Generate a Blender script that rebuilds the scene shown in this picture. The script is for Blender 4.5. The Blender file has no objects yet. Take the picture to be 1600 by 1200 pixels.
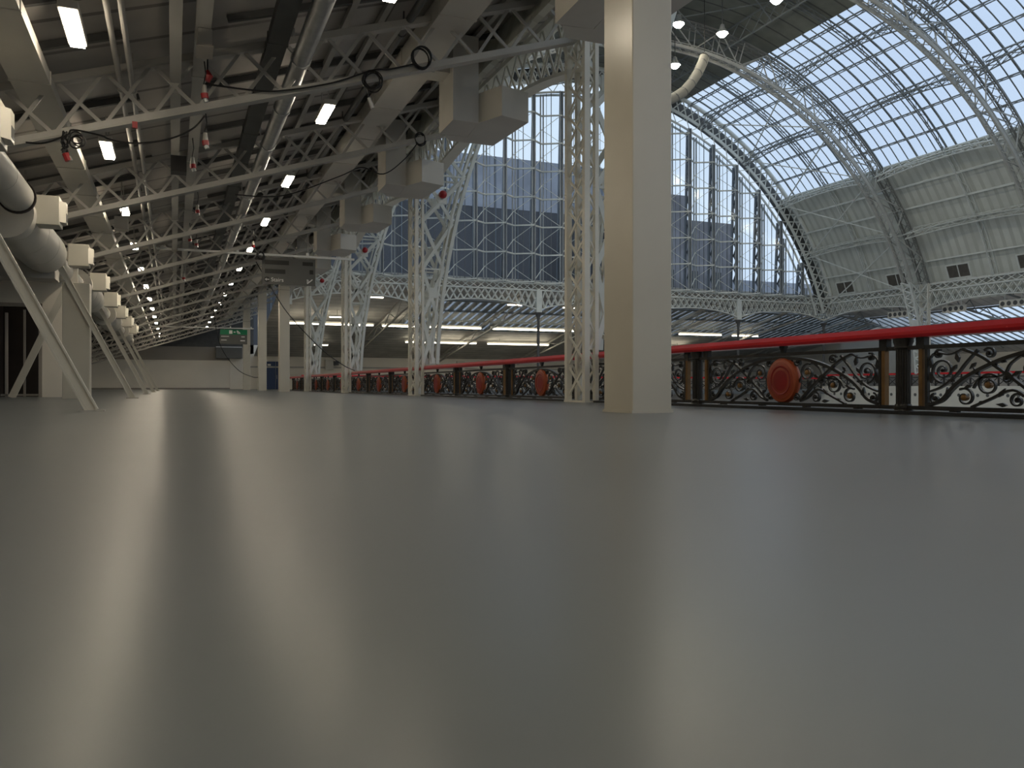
import bpy, math, random
from mathutils import Vector, Matrix
random.seed(7)
S = bpy.context.scene
COL = S.collection
V = Vector
PI = math.pi

# ------------------------------------------------------------------ camera
CAMH = 0.283
YAW = math.atan(528/1290)
cam_d = bpy.data.cameras.new('camera'); cam = bpy.data.objects.new('camera', cam_d); COL.objects.link(cam)
cam.location = (0, 0, CAMH); cam.rotation_euler = (PI/2, 0, -YAW)
cam_d.sensor_width = 36; cam_d.lens = 1290/1600*36; cam_d.shift_y = 0.0022
cam_d.clip_start = 0.02; cam_d.clip_end = 800
S.camera = cam
# ------------------------------------------------------------------ world and exposure
W = bpy.data.worlds.new('world'); S.world = W; W.use_nodes = True
nt = W.node_tree; nt.nodes.clear()
wo = nt.nodes.new('ShaderNodeOutputWorld'); bg = nt.nodes.new('ShaderNodeBackground')
tc = nt.nodes.new('ShaderNodeTexCoord'); nz = nt.nodes.new('ShaderNodeTexNoise'); rp = nt.nodes.new('ShaderNodeValToRGB')
nz.inputs['Scale'].default_value = 2.2; nz.inputs['Detail'].default_value = 4
rp.color_ramp.elements[0].position = 0.35; rp.color_ramp.elements[0].color = (0.56, 0.70, 0.90, 1)
rp.color_ramp.elements[1].position = 0.65; rp.color_ramp.elements[1].color = (0.74, 0.88, 1.0, 1)
nt.links.new(tc.outputs['Generated'], nz.inputs['Vector']); nt.links.new(nz.outputs['Fac'], rp.inputs['Fac'])
nt.links.new(rp.outputs['Color'], bg.inputs['Color']); nt.links.new(bg.outputs['Background'], wo.inputs['Surface'])
bg.inputs['Strength'].default_value = 1.02
LAMP = 58.0      # gallery luminaire radiance
NLAMP = 235.0     # nave lamp radiance
S.view_settings.view_transform = 'Standard'; S.view_settings.look = 'None'
S.view_settings.exposure = 0.0; S.view_settings.gamma = 1.0; S.view_settings.use_curve_mapping = False
S.cycles.max_bounces = 7; S.cycles.diffuse_bounces = 4; S.cycles.glossy_bounces = 3; S.cycles.transparent_max_bounces = 12
S.cycles.transmission_bounces = 4
S.cycles.sample_clamp_indirect = 6.0

# ------------------------------------------------------------------ materials
MATS = {}
def mat(name, col, rough=0.6, metal=0.0, var=0.0, vscale=3.0, bump=0.0, bscale=20.0, spec=0.5, emit=None, coat=0.0, stretch=None):
    m = bpy.data.materials.new(name); m.use_nodes = True; n = m.node_tree; b = n.nodes['Principled BSDF']
    b.inputs['Base Color'].default_value = (*col, 1); b.inputs['Roughness'].default_value = rough
    b.inputs['Metallic'].default_value = metal; b.inputs['Specular IOR Level'].default_value = spec
    b.inputs['Coat Weight'].default_value = coat
    if emit:
        b.inputs['Emission Color'].default_value = (*emit[0], 1); b.inputs['Emission Strength'].default_value = emit[1]
    if var or bump:
        t = n.nodes.new('ShaderNodeTexCoord'); mp = n.nodes.new('ShaderNodeMapping')
        if stretch: mp.inputs['Scale'].default_value = stretch
        n.links.new(t.outputs['Object'], mp.inputs['Vector'])
    if var:
        x = n.nodes.new('ShaderNodeTexNoise'); x.inputs['Scale'].default_value = vscale; x.inputs['Detail'].default_value = 5
        r = n.nodes.new('ShaderNodeValToRGB')
        r.color_ramp.elements[0].position = .3; r.color_ramp.elements[1].position = .7
        r.color_ramp.elements[0].color = (*[c*(1-var) for c in col], 1)
        r.color_ramp.elements[1].color = (*[min(1, c*(1+var)) for c in col], 1)
        n.links.new(mp.outputs[0], x.inputs['Vector']); n.links.new(x.outputs['Fac'], r.inputs['Fac']); n.links.new(r.outputs['Color'], b.inputs['Base Color'])
    if bump:
        y = n.nodes.new('ShaderNodeTexNoise'); y.inputs['Scale'].default_value = bscale; y.inputs['Detail'].default_value = 3
        bu = n.nodes.new('ShaderNodeBump'); bu.inputs['Strength'].default_value = bump; bu.inputs['Distance'].default_value = .01
        n.links.new(mp.outputs[0], y.inputs['Vector']); n.links.new(y.outputs['Fac'], bu.inputs['Height']); n.links.new(bu.outputs['Normal'], b.inputs['Normal'])
    MATS[name] = m; return m

WHITE = mat('cream_white_paint', (.66, .63, .55), .38, var=.05, vscale=1.5)
PILLAR = mat('pillar_gloss_paint', (.61, .575, .49), .32, var=.04, vscale=1.2, bump=.05, bscale=8)
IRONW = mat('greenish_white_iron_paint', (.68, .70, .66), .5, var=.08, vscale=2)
IRONC = mat('cream_column_paint', (.74, .72, .64), .45, var=.06, vscale=2)
MULL = mat('grey_mullion_paint', (.30, .32, .33), .5, var=.08, vscale=2)
RIBL = mat('pale_rib_paint', (.45, .45, .42), .5, var=.08, vscale=2)
RIBP = mat('backlit_rib_grey', (.22, .22, .205), .5, var=.08, vscale=2)  # same rib paint darkened: its backlit tone is put into the colour
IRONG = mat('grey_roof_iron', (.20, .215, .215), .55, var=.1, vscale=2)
STEELB = mat('blue_grey_window_steel', (.10, .115, .13), .5, var=.1, vscale=2)
GALW = mat('gallery_truss_paint', (.44, .425, .39), .5, var=.08, vscale=1.5)
DUCTW = mat('white_duct_paint', (.56, .54, .49), .42, var=.05, vscale=1.5)
GALV = mat('galvanised_steel', (.42, .43, .43), .38, metal=.55, var=.12, vscale=6)
DARKG = mat('dark_grey_metal', (.09, .09, .088), .5, var=.15, vscale=3)
BLACKI = mat('black_cast_iron', (.018, .017, .015), .35, var=.2, vscale=9, bump=.2, bscale=40)
BRONZE = mat('bronze_paint', (.20, .105, .03), .42, metal=.2, var=.15, vscale=10)
RED = mat('red_gloss_handrail', (.62, .012, .02), .28, var=.06, vscale=2, coat=.2)
REDM = mat('red_medallion_paint', (.24, .006, .006), .38, var=.1, vscale=6)
ORNG = mat('orange_medallion_rim', (.33, .065, .02), .42, var=.12, vscale=8)
CABLE = mat('black_rubber_cable', (.012, .011, .011), .5)
SOCK = mat('red_socket_plastic', (.34, .010, .014), .4)
SOCKW = mat('white_socket_plastic', (.40, .38, .34), .4)
WALLW = mat('cream_wall', (.80, .75, .66), .7, var=.04, vscale=.5, bump=.05, bscale=3)
WALLT = mat('taupe_wall', (.34, .31, .27), .7, var=.06, vscale=.5)
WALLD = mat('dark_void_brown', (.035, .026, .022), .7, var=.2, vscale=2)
SIGNG = mat('grey_sign_board', (.115, .115, .105), .45, var=.04)
SIGND = mat('black_cover_tape', (.018, .018, .014), .5)
SIGNW = mat('white_sign_print', (.85, .85, .82), .5)
GREEN = mat('green_exit_board', (.0, .22, .09), .4)
BLUED = mat('blue_door_paint', (.02, .045, .13), .45)
BUILD = mat('slate_blue_cladding', (.045, .046, .052), .6, var=.3, vscale=.12, stretch=(1, 1, .3))
BUILD2 = mat('grey_brick_building', (.16, .155, .165), .8, var=.3, vscale=.5)
BUILD3 = mat('pale_grey_roof_building', (.25, .26, .29), .8, var=.2, vscale=.3)
WPANE = mat('dark_glass_pane', (.02, .022, .024), .15)
KERB = mat('dark_kerb', (.022, .024, .026), .3, var=.15, vscale=3)
BROWNV = mat('vent_pane_brown', (.10, .09, .075), .5, var=.2, vscale=4)
HALLF = mat('lower_hall_floor', (.35, .34, .33), .5, var=.1, vscale=.3)

def emis(name, col, s):
    m = bpy.data.materials.new(name); m.use_nodes = True; n = m.node_tree; n.nodes.clear()
    o = n.nodes.new('ShaderNodeOutputMaterial'); e = n.nodes.new('ShaderNodeEmission')
    e.inputs['Color'].default_value = (*col, 1); e.inputs['Strength'].default_value = s
    n.links.new(e.outputs[0], o.inputs['Surface']); return m
LITE = emis('warm_lit_diffuser', (1.0, .87, .67), LAMP)
LITE2 = emis('warm_lit_tube', (1.0, .90, .70), 9.0)
NLITE = emis('cool_white_lamp', (1.0, .92, .74), NLAMP)

def stripes(name, c1, c2, axis, freq, duty=.85, rough=.6, bump=.4, var=.12, second=None):
    """painted boards / corrugated sheet: darker joint lines repeating along one axis of the object"""
    m = bpy.data.materials.new(name); m.use_nodes = True; n = m.node_tree; b = n.nodes['Principled BSDF']; b.inputs['Roughness'].default_value = rough
    t = n.nodes.new('ShaderNodeTexCoord'); sp = n.nodes.new('ShaderNodeSeparateXYZ'); n.links.new(t.outputs['Object'], sp.inputs[0])
    def line(ax, fr, du):
        mu = n.nodes.new('ShaderNodeMath'); mu.operation = 'MULTIPLY'; mu.inputs[1].default_value = fr; n.links.new(sp.outputs[ax], mu.inputs[0])
        f = n.nodes.new('ShaderNodeMath'); f.operation = 'FRACT'; n.links.new(mu.outputs[0], f.inputs[0])
        g = n.nodes.new('ShaderNodeMath'); g.operation = 'GREATER_THAN'; g.inputs[1].default_value = du; n.links.new(f.outputs[0], g.inputs[0])
        return g
    g = line(axis, freq, duty); fac = g
    if second:
        g2 = line(*second); a = n.nodes.new('ShaderNodeMath'); a.operation = 'MAXIMUM'; n.links.new(g.outputs[0], a.inputs[0]); n.links.new(g2.outputs[0], a.inputs[1]); fac = a
    x = n.nodes.new('ShaderNodeTexNoise'); x.inputs['Scale'].default_value = .8; x.inputs['Detail'].default_value = 6; n.links.new(t.outputs['Object'], x.inputs['Vector'])
    r = n.nodes.new('ShaderNodeValToRGB'); r.color_ramp.elements[0].position = .3; r.color_ramp.elements[1].position = .7
    r.color_ramp.elements[0].color = (*[c*(1-var) for c in c1], 1); r.color_ramp.elements[1].color = (*[c*(1+var) for c in c1], 1)
    n.links.new(x.outputs['Fac'], r.inputs['Fac'])
    mx = n.nodes.new('ShaderNodeMix'); mx.data_type = 'RGBA'; n.links.new(fac.outputs[0], mx.inputs['Factor']); n.links.new(r.outputs['Color'], mx.inputs['A']); mx.inputs['B'].default_value = (*c2, 1)
    n.links.new(mx.outputs['Result'], b.inputs['Base Color'])
    bu = n.nodes.new('ShaderNodeBump'); bu.inputs['Strength'].default_value = bump; bu.invert = True; bu.inputs['Distance'].default_value = .03
    n.links.new(fac.outputs[0], bu.inputs['Height']); n.links.new(bu.outputs['Normal'], b.inputs['Normal'])
    return m
CEIL = stripes('ceiling_boards', (.43, .405, .375), (.20, .185, .17), 1, .92, .91, var=.18, second=(0, .3, .985))
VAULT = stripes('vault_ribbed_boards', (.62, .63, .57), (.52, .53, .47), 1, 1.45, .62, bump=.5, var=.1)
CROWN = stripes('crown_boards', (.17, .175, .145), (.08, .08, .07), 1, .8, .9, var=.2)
GALR = stripes('end_gallery_boards', (.56, .54, .50), (.30, .29, .27), 1, 1.2, .9, var=.2)

def glassmat(name, tint, glossy=.06, transl=0.0, tcol=(.8, .88, 1)):
    m = bpy.data.materials.new(name); m.use_nodes = True; n = m.node_tree; n.nodes.clear()
    o = n.nodes.new('ShaderNodeOutputMaterial'); tr = n.nodes.new('ShaderNodeBsdfTransparent'); gl = n.nodes.new('ShaderNodeBsdfGlossy')
    tr.inputs['Color'].default_value = (*tint, 1); gl.inputs['Roughness'].default_value = .08
    last = tr
    if transl:
        t = n.nodes.new('ShaderNodeBsdfTranslucent'); t.inputs['Color'].default_value = (*tcol, 1)
        tx = n.nodes.new('ShaderNodeTexCoord'); no = n.nodes.new('ShaderNodeTexNoise'); no.inputs['Scale'].default_value = .35; no.inputs['Detail'].default_value = 5
        mr = n.nodes.new('ShaderNodeMapRange'); mr.inputs['To Min'].default_value = transl*.5; mr.inputs['To Max'].default_value = min(1, transl*1.5)
        n.links.new(tx.outputs['Object'], no.inputs['Vector']); n.links.new(no.outputs['Fac'], mr.inputs['Value'])
        mt = n.nodes.new('ShaderNodeMixShader'); n.links.new(mr.outputs[0], mt.inputs[0]); n.links.new(tr.outputs[0], mt.inputs[1]); n.links.new(t.outputs[0], mt.inputs[2]); last = mt
    mx = n.nodes.new('ShaderNodeMixShader'); mx.inputs[0].default_value = glossy
    n.links.new(last.outputs[0], mx.inputs[1]); n.links.new(gl.outputs[0], mx.inputs[2]); n.links.new(mx.outputs[0], o.inputs['Surface']); return m
GLASS = glassmat('clear_window_glass', (.93, .96, 1.0), .02)
ROOFG = glassmat('weathered_roof_glazing', (.90, .93, .97), .02, .40, (.9, .93, 1))

# floor: grey resin with broad soft reflections
FLOOR = bpy.data.materials.new('grey_resin_floor'); FLOOR.use_nodes = True
n = FLOOR.node_tree; b = n.nodes['Principled BSDF']
t = n.nodes.new('ShaderNodeTexCoord'); x = n.nodes.new('ShaderNodeTexNoise'); x.inputs['Scale'].default_value = .6; x.inputs['Detail'].default_value = 6
r = n.nodes.new('ShaderNodeValToRGB'); r.color_ramp.elements[0].position = .3; r.color_ramp.elements[1].position = .7
r.color_ramp.elements[0].color = (.152, .164, .170, 1); r.color_ramp.elements[1].color = (.170, .184, .191, 1)
n.links.new(t.outputs['Object'], x.inputs['Vector']); n.links.new(x.outputs['Fac'], r.inputs['Fac']); n.links.new(r.outputs['Color'], b.inputs['Base Color'])
b.inputs['Roughness'].default_value = .28; b.inputs['IOR'].default_value = 1.23; b.inputs['Specular IOR Level'].default_value = .5

# ------------------------------------------------------------------ mesh helpers
class MB:
    def __init__(s): s.v = []; s.f = []; s.m = []; s.mi = 0
    def add(s, vs, fs):
        o = len(s.v); s.v += [tuple(p) for p in vs]; s.f += [tuple(i+o for i in f) for f in fs]; s.m += [s.mi]*len(fs); return s
    def box(s, x0, x1, y0, y1, z0, z1):
        return s.add([(x0,y0,z0),(x1,y0,z0),(x1,y1,z0),(x0,y1,z0),(x0,y0,z1),(x1,y0,z1),(x1,y1,z1),(x0,y1,z1)],
                     [(0,3,2,1),(4,5,6,7),(0,1,5,4),(1,2,6,5),(2,3,7,6),(3,0,4,7)])
    def bar(s, p, q, w, h=None, up=(0,0,1)):
        p = V(p); q = V(q); d = q-p
        if d.length < 1e-5: return s
        d.normalize(); h = w if h is None else h; u = V(up)
        if abs(d.dot(u)) > .98: u = V((1,0,0)) if abs(d.x) < .9 else V((0,1,0))
        a = d.cross(u).normalized(); c = a.cross(d).normalized(); a *= w/2; c *= h/2
        return s.add([p-a-c, p+a-c, p+a+c, p-a+c, q-a-c, q+a-c, q+a+c, q-a+c],
                     [(0,3,2,1),(4,5,6,7),(0,1,5,4),(1,2,6,5),(2,3,7,6),(3,0,4,7)])
    def path(s, pts, w, h=None, up=(0,0,1)):
        """one continuous rectangular bar along a polyline"""
        pts = [V(p) for p in pts]; h = w if h is None else h; n = len(pts); vs = []; fs = []
        for i, p in enumerate(pts):
            d = (pts[min(i+1, n-1)]-pts[max(i-1, 0)]).normalized(); u = V(up)
            a = d.cross(u); a = a.normalized() if a.length > 1e-4 else V((1,0,0)); c = a.cross(d).normalized()
            ww = w[i] if isinstance(w, (list, tuple)) else w
            a = a*ww/2; c = c*h/2; vs += [p-a-c, p+a-c, p+a+c, p-a+c]
        for i in range(n-1):
            for k in range(4): fs.append((4*i+k, 4*i+(k+1)%4, 4*i+4+(k+1)%4, 4*i+4+k))
        fs += [(3,2,1,0), (4*n-4, 4*n-3, 4*n-2, 4*n-1)]
        return s.add(vs, fs)
    def tube(s, pts, r, k=8, caps=True):
        pts = [V(p) for p in pts]; n = len(pts); vs = []; fs = []
        d0 = (pts[1]-pts[0]).normalized(); ref = V((0,0,1)) if abs(d0.z) < .9 else V((1,0,0))
        a = d0.cross(ref).normalized()
        for i, p in enumerate(pts):
            d = (pts[min(i+1, n-1)]-pts[max(i-1, 0)])
            d = d.normalized() if d.length > 1e-6 else d0
            a = (a - d*a.dot(d)); a = a.normalized() if a.length > 1e-5 else d.orthogonal().normalized(); c = d.cross(a)
            rr = r[i] if isinstance(r, (list, tuple)) else r
            for j in range(k):
                t = 2*PI*j/k; vs.append(p + a*math.cos(t)*rr + c*math.sin(t)*rr)
        for i in range(n-1):
            for j in range(k): fs.append((i*k+j, i*k+(j+1)%k, (i+1)*k+(j+1)%k, (i+1)*k+j))
        if caps: fs += [tuple(range(k))[::-1], tuple((n-1)*k+j for j in range(k))]
        return s.add(vs, fs)
    def prism(s, poly, z0, z1):
        n = len(poly); vs = [(x, y, z0) for x, y in poly]+[(x, y, z1) for x, y in poly]
        return s.add(vs, [tuple(range(n))[::-1], tuple(range(n, 2*n))]+[(i, (i+1) % n, n+(i+1) % n, n+i) for i in range(n)])
    def lathe(s, prof, axis='z', c=(0,0,0), k=24):
        """prof: (radius, height) pairs"""
        vs = []; fs = []; n = len(prof)
        for (r_, h) in prof:
            for j in range(k):
                t = 2*PI*j/k; x_, y_ = r_*math.cos(t), r_*math.sin(t)
                p = {'z': (x_, y_, h), 'x': (h, x_, y_), 'y': (y_, h, x_)}[axis]; vs.append((p[0]+c[0], p[1]+c[1], p[2]+c[2]))
        for i in range(n-1):
            for j in range(k): fs.append((i*k+j, i*k+(j+1) % k, (i+1)*k+(j+1) % k, (i+1)*k+j))
        fs += [tuple(range(k))[::-1], tuple((n-1)*k+j for j in range(k))]
        return s.add(vs, fs)
    def lattice(s, A, B, w, h=None, style='x', up=(0,0,1)):
        """bars between two matching polylines"""
        for i in range(len(A)-1):
            if style == 'x': s.bar(A[i], B[i+1], w, h, up); s.bar(B[i], A[i+1], w, h, up)
            elif style == 'z':
                if i % 2: s.bar(B[i], A[i+1], w, h, up)
                else: s.bar(A[i], B[i+1], w, h, up)
        return s
    def build(s, name, m, parent=None, smooth=False, bevel=0):
        me = bpy.data.meshes.new(name); me.from_pydata(s.v, [], s.f); me.update()
        for q in (m if isinstance(m, (list, tuple)) else [m]): me.materials.append(q)
        if isinstance(m, (list, tuple)):
            for p, k in zip(me.polygons, s.m): p.material_index = k
        if smooth:
            for p in me.polygons: p.use_smooth = True
            me.set_sharp_from_angle(angle=math.radians(40))
        o = bpy.data.objects.new(name, me); COL.objects.link(o)
        if bevel:
            bv = o.modifiers.new('bevel', 'BEVEL'); bv.width = bevel; bv.segments = 2; bv.limit_method = 'ANGLE'
        if parent: o.parent = parent
        return o
def tag(o, label=None, cat=None, group=None, kind=None):
    if label: o['label'] = label
    if cat: o['category'] = cat
    if group: o['group'] = group
    if kind: o['kind'] = kind
    return o
def thing(name, label, cat, loc=(0,0,0), rz=0, group=None):
    o = bpy.data.objects.new(name, None); COL.objects.link(o); o.location = loc; o.rotation_euler.z = rz; o.empty_display_size = .2
    return tag(o, label, cat, group)
def struct(o, label, cat=None):
    return tag(o, label, cat or 'building part', None, 'structure')
def copy_tree(o, loc, label=None, rz=None, name=None):
    def cp(q, par):
        c = q.copy(); COL.objects.link(c)
        if par: c.parent = par
        for ch in list(q.children): cp(ch, c)
        return c
    c = cp(o, None); c.location = loc
    if rz is not None: c.rotation_euler.z = rz
    if label: c['label'] = label
    return c
ORD = ['nearest', 'second', 'third', 'fourth', 'fifth', 'sixth', 'seventh', 'eighth', 'ninth', 'tenth', 'eleventh', 'twelfth', 'thirteenth', 'fourteenth', 'fifteenth', 'sixteenth', 'seventeenth', 'eighteenth', 'nineteenth', 'twentieth']
def lerp(a, b, n): a = V(a); b = V(b); return [a+(b-a)*i/n for i in range(n+1)]

# ------------------------------------------------------------------ main dimensions
CX = 29.6; RI = 22.35; RO = 24.1; RS = 24.65          # nave vault centre and radii: rib inner chord, outer chord, roof skin
XN = 6.6; XF = 52.4                                     # near and far rib feet
BAY = 10.86; COLY = [13.15+BAY*k for k in range(4)]     # lattice columns
YG = 56.2                                               # gable plane
YB = 82.0                                               # back wall of end gallery
YS = -26.0                                              # behind the camera
XL = -7.3; XR = 68.0
def arc(R, a0, a1, n, y): return [V((CX+R*math.cos(math.radians(a0+(a1-a0)*i/n)), y, R*math.sin(math.radians(a0+(a1-a0)*i/n)))) for i in range(n+1)]
def zroof(x): return 5.40+.323*x

# ------------------------------------------------------------------ shell
f = MB().box(XL-.2, 7.2, YS, YB, -.35, 0).box(7.2, XR, YG-.6, YB, -.35, 0)
struct(f.build('floor', FLOOR), 'glossy grey resin floor of the gallery')
struct(MB().box(52.0, XR, YS, YG-.6, -.1, .3).build('floor', HALLF), 'floor of the gallery on the far side of the nave')
struct(MB().box(7.2, 52.0, YS, YG-.6, -7.3, -7).build('floor', HALLF), 'lower hall floor deep below the gallery')
struct(MB().box(6.74, 7.2, YS, YG-.6, 0, .035).build('trim_1', KERB), 'dark kerb strip under the balustrade')
# near gallery fascia and far fascia
struct(MB().box(7.2, 7.35, YS, YG-.6, -1.4, .02).build('trim_2', WHITE), 'white gallery edge fascia below the balustrade')
fa = MB().box(51.9, 52.0, YS, YG, -1.3, .3)
struct(fa.build('trim_3', WHITE), 'white pierced fascia below the far gallery')
# lower hall walls (under galleries)
struct(MB().box(XR-.1, XR, YS, YB, -7, 0).box(7.2, XR, YG+.4, YG+.6, -7, -.35).box(52.3, 52.4, YS, YG, -7, -.1).build('wall_lower', WALLT), 'walls of the lower hall under the galleries')

# gallery ceiling, one sloping slab
def slab(p, t=.12):
    a, b_, c, d = [V(q) for q in p]; u = V((0,0,t)); return MB().add([a,b_,c,d,a+u,b_+u,c+u,d+u], [(0,1,2,3),(7,6,5,4),(0,4,5,1),(1,5,6,2),(2,6,7,3),(3,7,4,0)])
struct(slab([(XL,YS,zroof(XL)),(7.05,YS,zroof(7.05)),(7.05,YB,zroof(7.05)),(XL,YB,zroof(XL))]).build('ceiling', CEIL), 'sloping dark boarded ceiling above the gallery')
struct(MB().box(XL-.15, XL, YS, YB, 0, zroof(XL)+.2).build('wall_left', WALLW), 'white left outer wall of the gallery')
# far end wall: white below, taupe band, dark top
fw = MB(); fw.box(XL, 6.6, YB, YB+.2, 0, 3.35).box(6.6, XR, YB, YB+.2, 0, 4.2); w_ = fw.build('wall_far', WALLW); struct(w_, 'cream far end wall')
struct(MB().box(XL, 6.6, YB-.06, YB, 2.7, 3.95).build('trim_4', WALLT), 'taupe band on the far end wall')
struct(MB().box(XL, 7.0, YB, YB+.2, 3.35, 8).build('wall_far_upper', DARKG), 'dark upper part of the far end wall')
struct(MB().box(XL, 4.9, YB-.09, YB-.06, 0, .14).build('baseboard_far', WALLT), 'thin skirting of the far end wall')
pn = MB().box(4.85, 6.3, YB-.14, YB-.02, .02, 2.9).build('wall_panel', WALLW); tag(pn, 'pale flat panel standing against the far end wall beside the pillars', 'panel')
# back-side closing walls behind the camera
struct(MB().box(XL, XR, YS-.2, YS, -7, 8).build('wall_back', WALLW), 'back end wall behind the camera')
m = MB(); m.box(7, 52.5, YS-.1, YS-.08, 8, 25); struct(m.build('window_6', GLASS), 'arched window at the other end of the nave, behind the camera')
# blue door
d = thing('door_1', 'blue double door between the two distant white pillars', 'door', (9.02, YB-.08, 0)); d['kind'] = 'structure'
MB().box(-.85, -.02, 0, .06, 0, 2.65).box(.02, .85, 0, .06, 0, 2.65).build('door_leaf', BLUED, d)
MB().box(-.95, -.87, -.02, .06, 0, 2.75).box(.87, .95, -.02, .06, 0, 2.75).box(-.95, .95, -.02, .06, 2.67, 2.75).build('door_frame', WHITE, d)
MB().box(-.75, -.45, -.02, 0, 2.25, 2.42).build('door_notice', SIGNW, d)
MB().bar((.12, -.05, 1.0), (.12, -.05, 1.35), .03).build('door_handle', GALV, d)

# cross wall with a dark doorway on the left
cw = MB(); Y0 = 24.4
cw.box(XL, -4.25, Y0, Y0+.25, 0, zroof(XL)+.2).box(-3.2, -2.35, Y0, Y0+.25, 0, 3.9).box(-4.25, -3.2, Y0, Y0+.25, 2.35, 3.6)
struct(cw.build('wall_cross', WALLW), 'white cross wall with a dark doorway on the left')
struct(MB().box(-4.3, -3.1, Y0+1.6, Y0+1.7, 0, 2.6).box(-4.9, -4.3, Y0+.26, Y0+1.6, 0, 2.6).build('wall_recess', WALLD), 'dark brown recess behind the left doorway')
dw = thing('door_2', 'dark open doorway in the left cross wall', 'doorway', (-3.72, Y0-.03, 0)); dw['kind'] = 'structure'
MB().box(-.56, -.48, 0, .1, 0, 2.42).box(.48, .56, 0, .1, 0, 2.42).box(-.56, .56, 0, .1, 2.34, 2.42).build('door_frame', WALLT, dw)
MB().box(-.35, -.29, .5, .58, 0, 2.2).box(.05, .1, .6, .66, 0, 2.3).box(-.45, .4, .5, .54, .03, .08).build('gate_bars', GALW, dw)

# ------------------------------------------------------------------ nave vault
A0, A1, A2 = 15.5, 41.2, 70.3
def shell(a0, a1, n, R, t=.12, y0=YS, y1=YG+.6):
    m = MB(); I = arc(R, a0, a1, n, 0); O = arc(R+t, a0, a1, n, 0)
    vs = []; fs = []
    for y in (y0, y1):
        for p in I: vs.append((p.x, y, p.z))
        for p in O: vs.append((p.x, y, p.z))
    N = n+1
    for i in range(n):
        fs += [(i, i+1, 2*N+i+1, 2*N+i), (N+i+1, N+i, 3*N+i, 3*N+i+1), (i+1, i, N+i, N+i+1), (2*N+i, 2*N+i+1, 3*N+i+1, 3*N+i)]
    fs += [(0, 2*N, 3*N, N), (n, N+n, 3*N+n, 2*N+n)]
    return m.add(vs, fs)
struct(shell(A0, A1, 14, RS).build('ceiling', VAULT, smooth=True), 'pale ribbed boarding on the lower far side of the nave vault')
struct(shell(180-A1, 180-A0, 14, RS).build('ceiling', VAULT, smooth=True), 'pale ribbed boarding on the lower near side of the nave vault')
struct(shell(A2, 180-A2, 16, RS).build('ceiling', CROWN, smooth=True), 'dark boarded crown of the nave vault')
def vault_window(num, a0, a1, label):
    root = thing('window_%d' % num, label, 'roof glazing'); root['kind'] = 'structure'
    g = MB(); n = 10
    for i in range(n):
        p = arc(RS+.05, a0, a1, n, 0); q0, q1 = p[i], p[i+1]
        g.add([(q0.x, YS, q0.z), (q1.x, YS, q1.z), (q1.x, YG+.5, q1.z), (q0.x, YG+.5, q0.z)], [(0,1,2,3)])
    g.build('glazing', ROOFG, root)
    bars = MB(); k = 0; y = 13.15-BAY*3
    while y < YG:
        big = (k % 4 == 0); bars.path(arc(RS-.02, a0, a1, 10, y), .075 if big else .04, .12 if big else .07, up=(0, 1, 0)); y += BAY/14; k += 1
    bars.build('glazing_bars', IRONG, root)
    return root
vault_window(2, A1, A2, 'long band of roof glazing on the far side of the nave vault')
vault_window(3, 180-A2, 180-A1, 'long band of roof glazing on the near side of the nave vault')
# light purlins on the vault, running lengthwise (part of the roof), one object per purlin
j = 0
for a in (19.2, 23.2, 33.2, 37.2, 45.3, 49.3, 57.2, 61.2, 69.2):
    for side in (0, 1):
        if side and a < 45: continue
        aa = 180-a if side else a
        rad = V((math.cos(math.radians(aa)), 0, math.sin(math.radians(aa)))); p = V((CX, 0, 0))+rad*(RS-.16)
        m = MB(); lower = a < 41
        m.bar((p.x, YS, p.z), (p.x, YG, p.z), .07, .07)
        q = V((CX, 0, 0))+rad*(RS-.38); m.bar((q.x, YS, q.z), (q.x, YG, q.z), .05, .05)
        y = -4.0; i = 0
        while y < YG-.5:
            A, B = (p, q) if i % 2 else (q, p); m.bar((A.x, y, A.z), (B.x, y+.68, B.z), .03); y += .68; i += 1
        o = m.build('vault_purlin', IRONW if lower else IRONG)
        tag(o, '%s thin lengthwise purlin on the %s side of the vault, %s up' % ('white' if lower else 'grey', 'near' if side else 'far', ORD[[19.2,23.2,33.2,37.2,45.3,49.3,57.2,61.2,69.2].index(a)].replace('nearest', 'lowest')), 'purlin', 'thin purlins of the nave vault')

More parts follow.
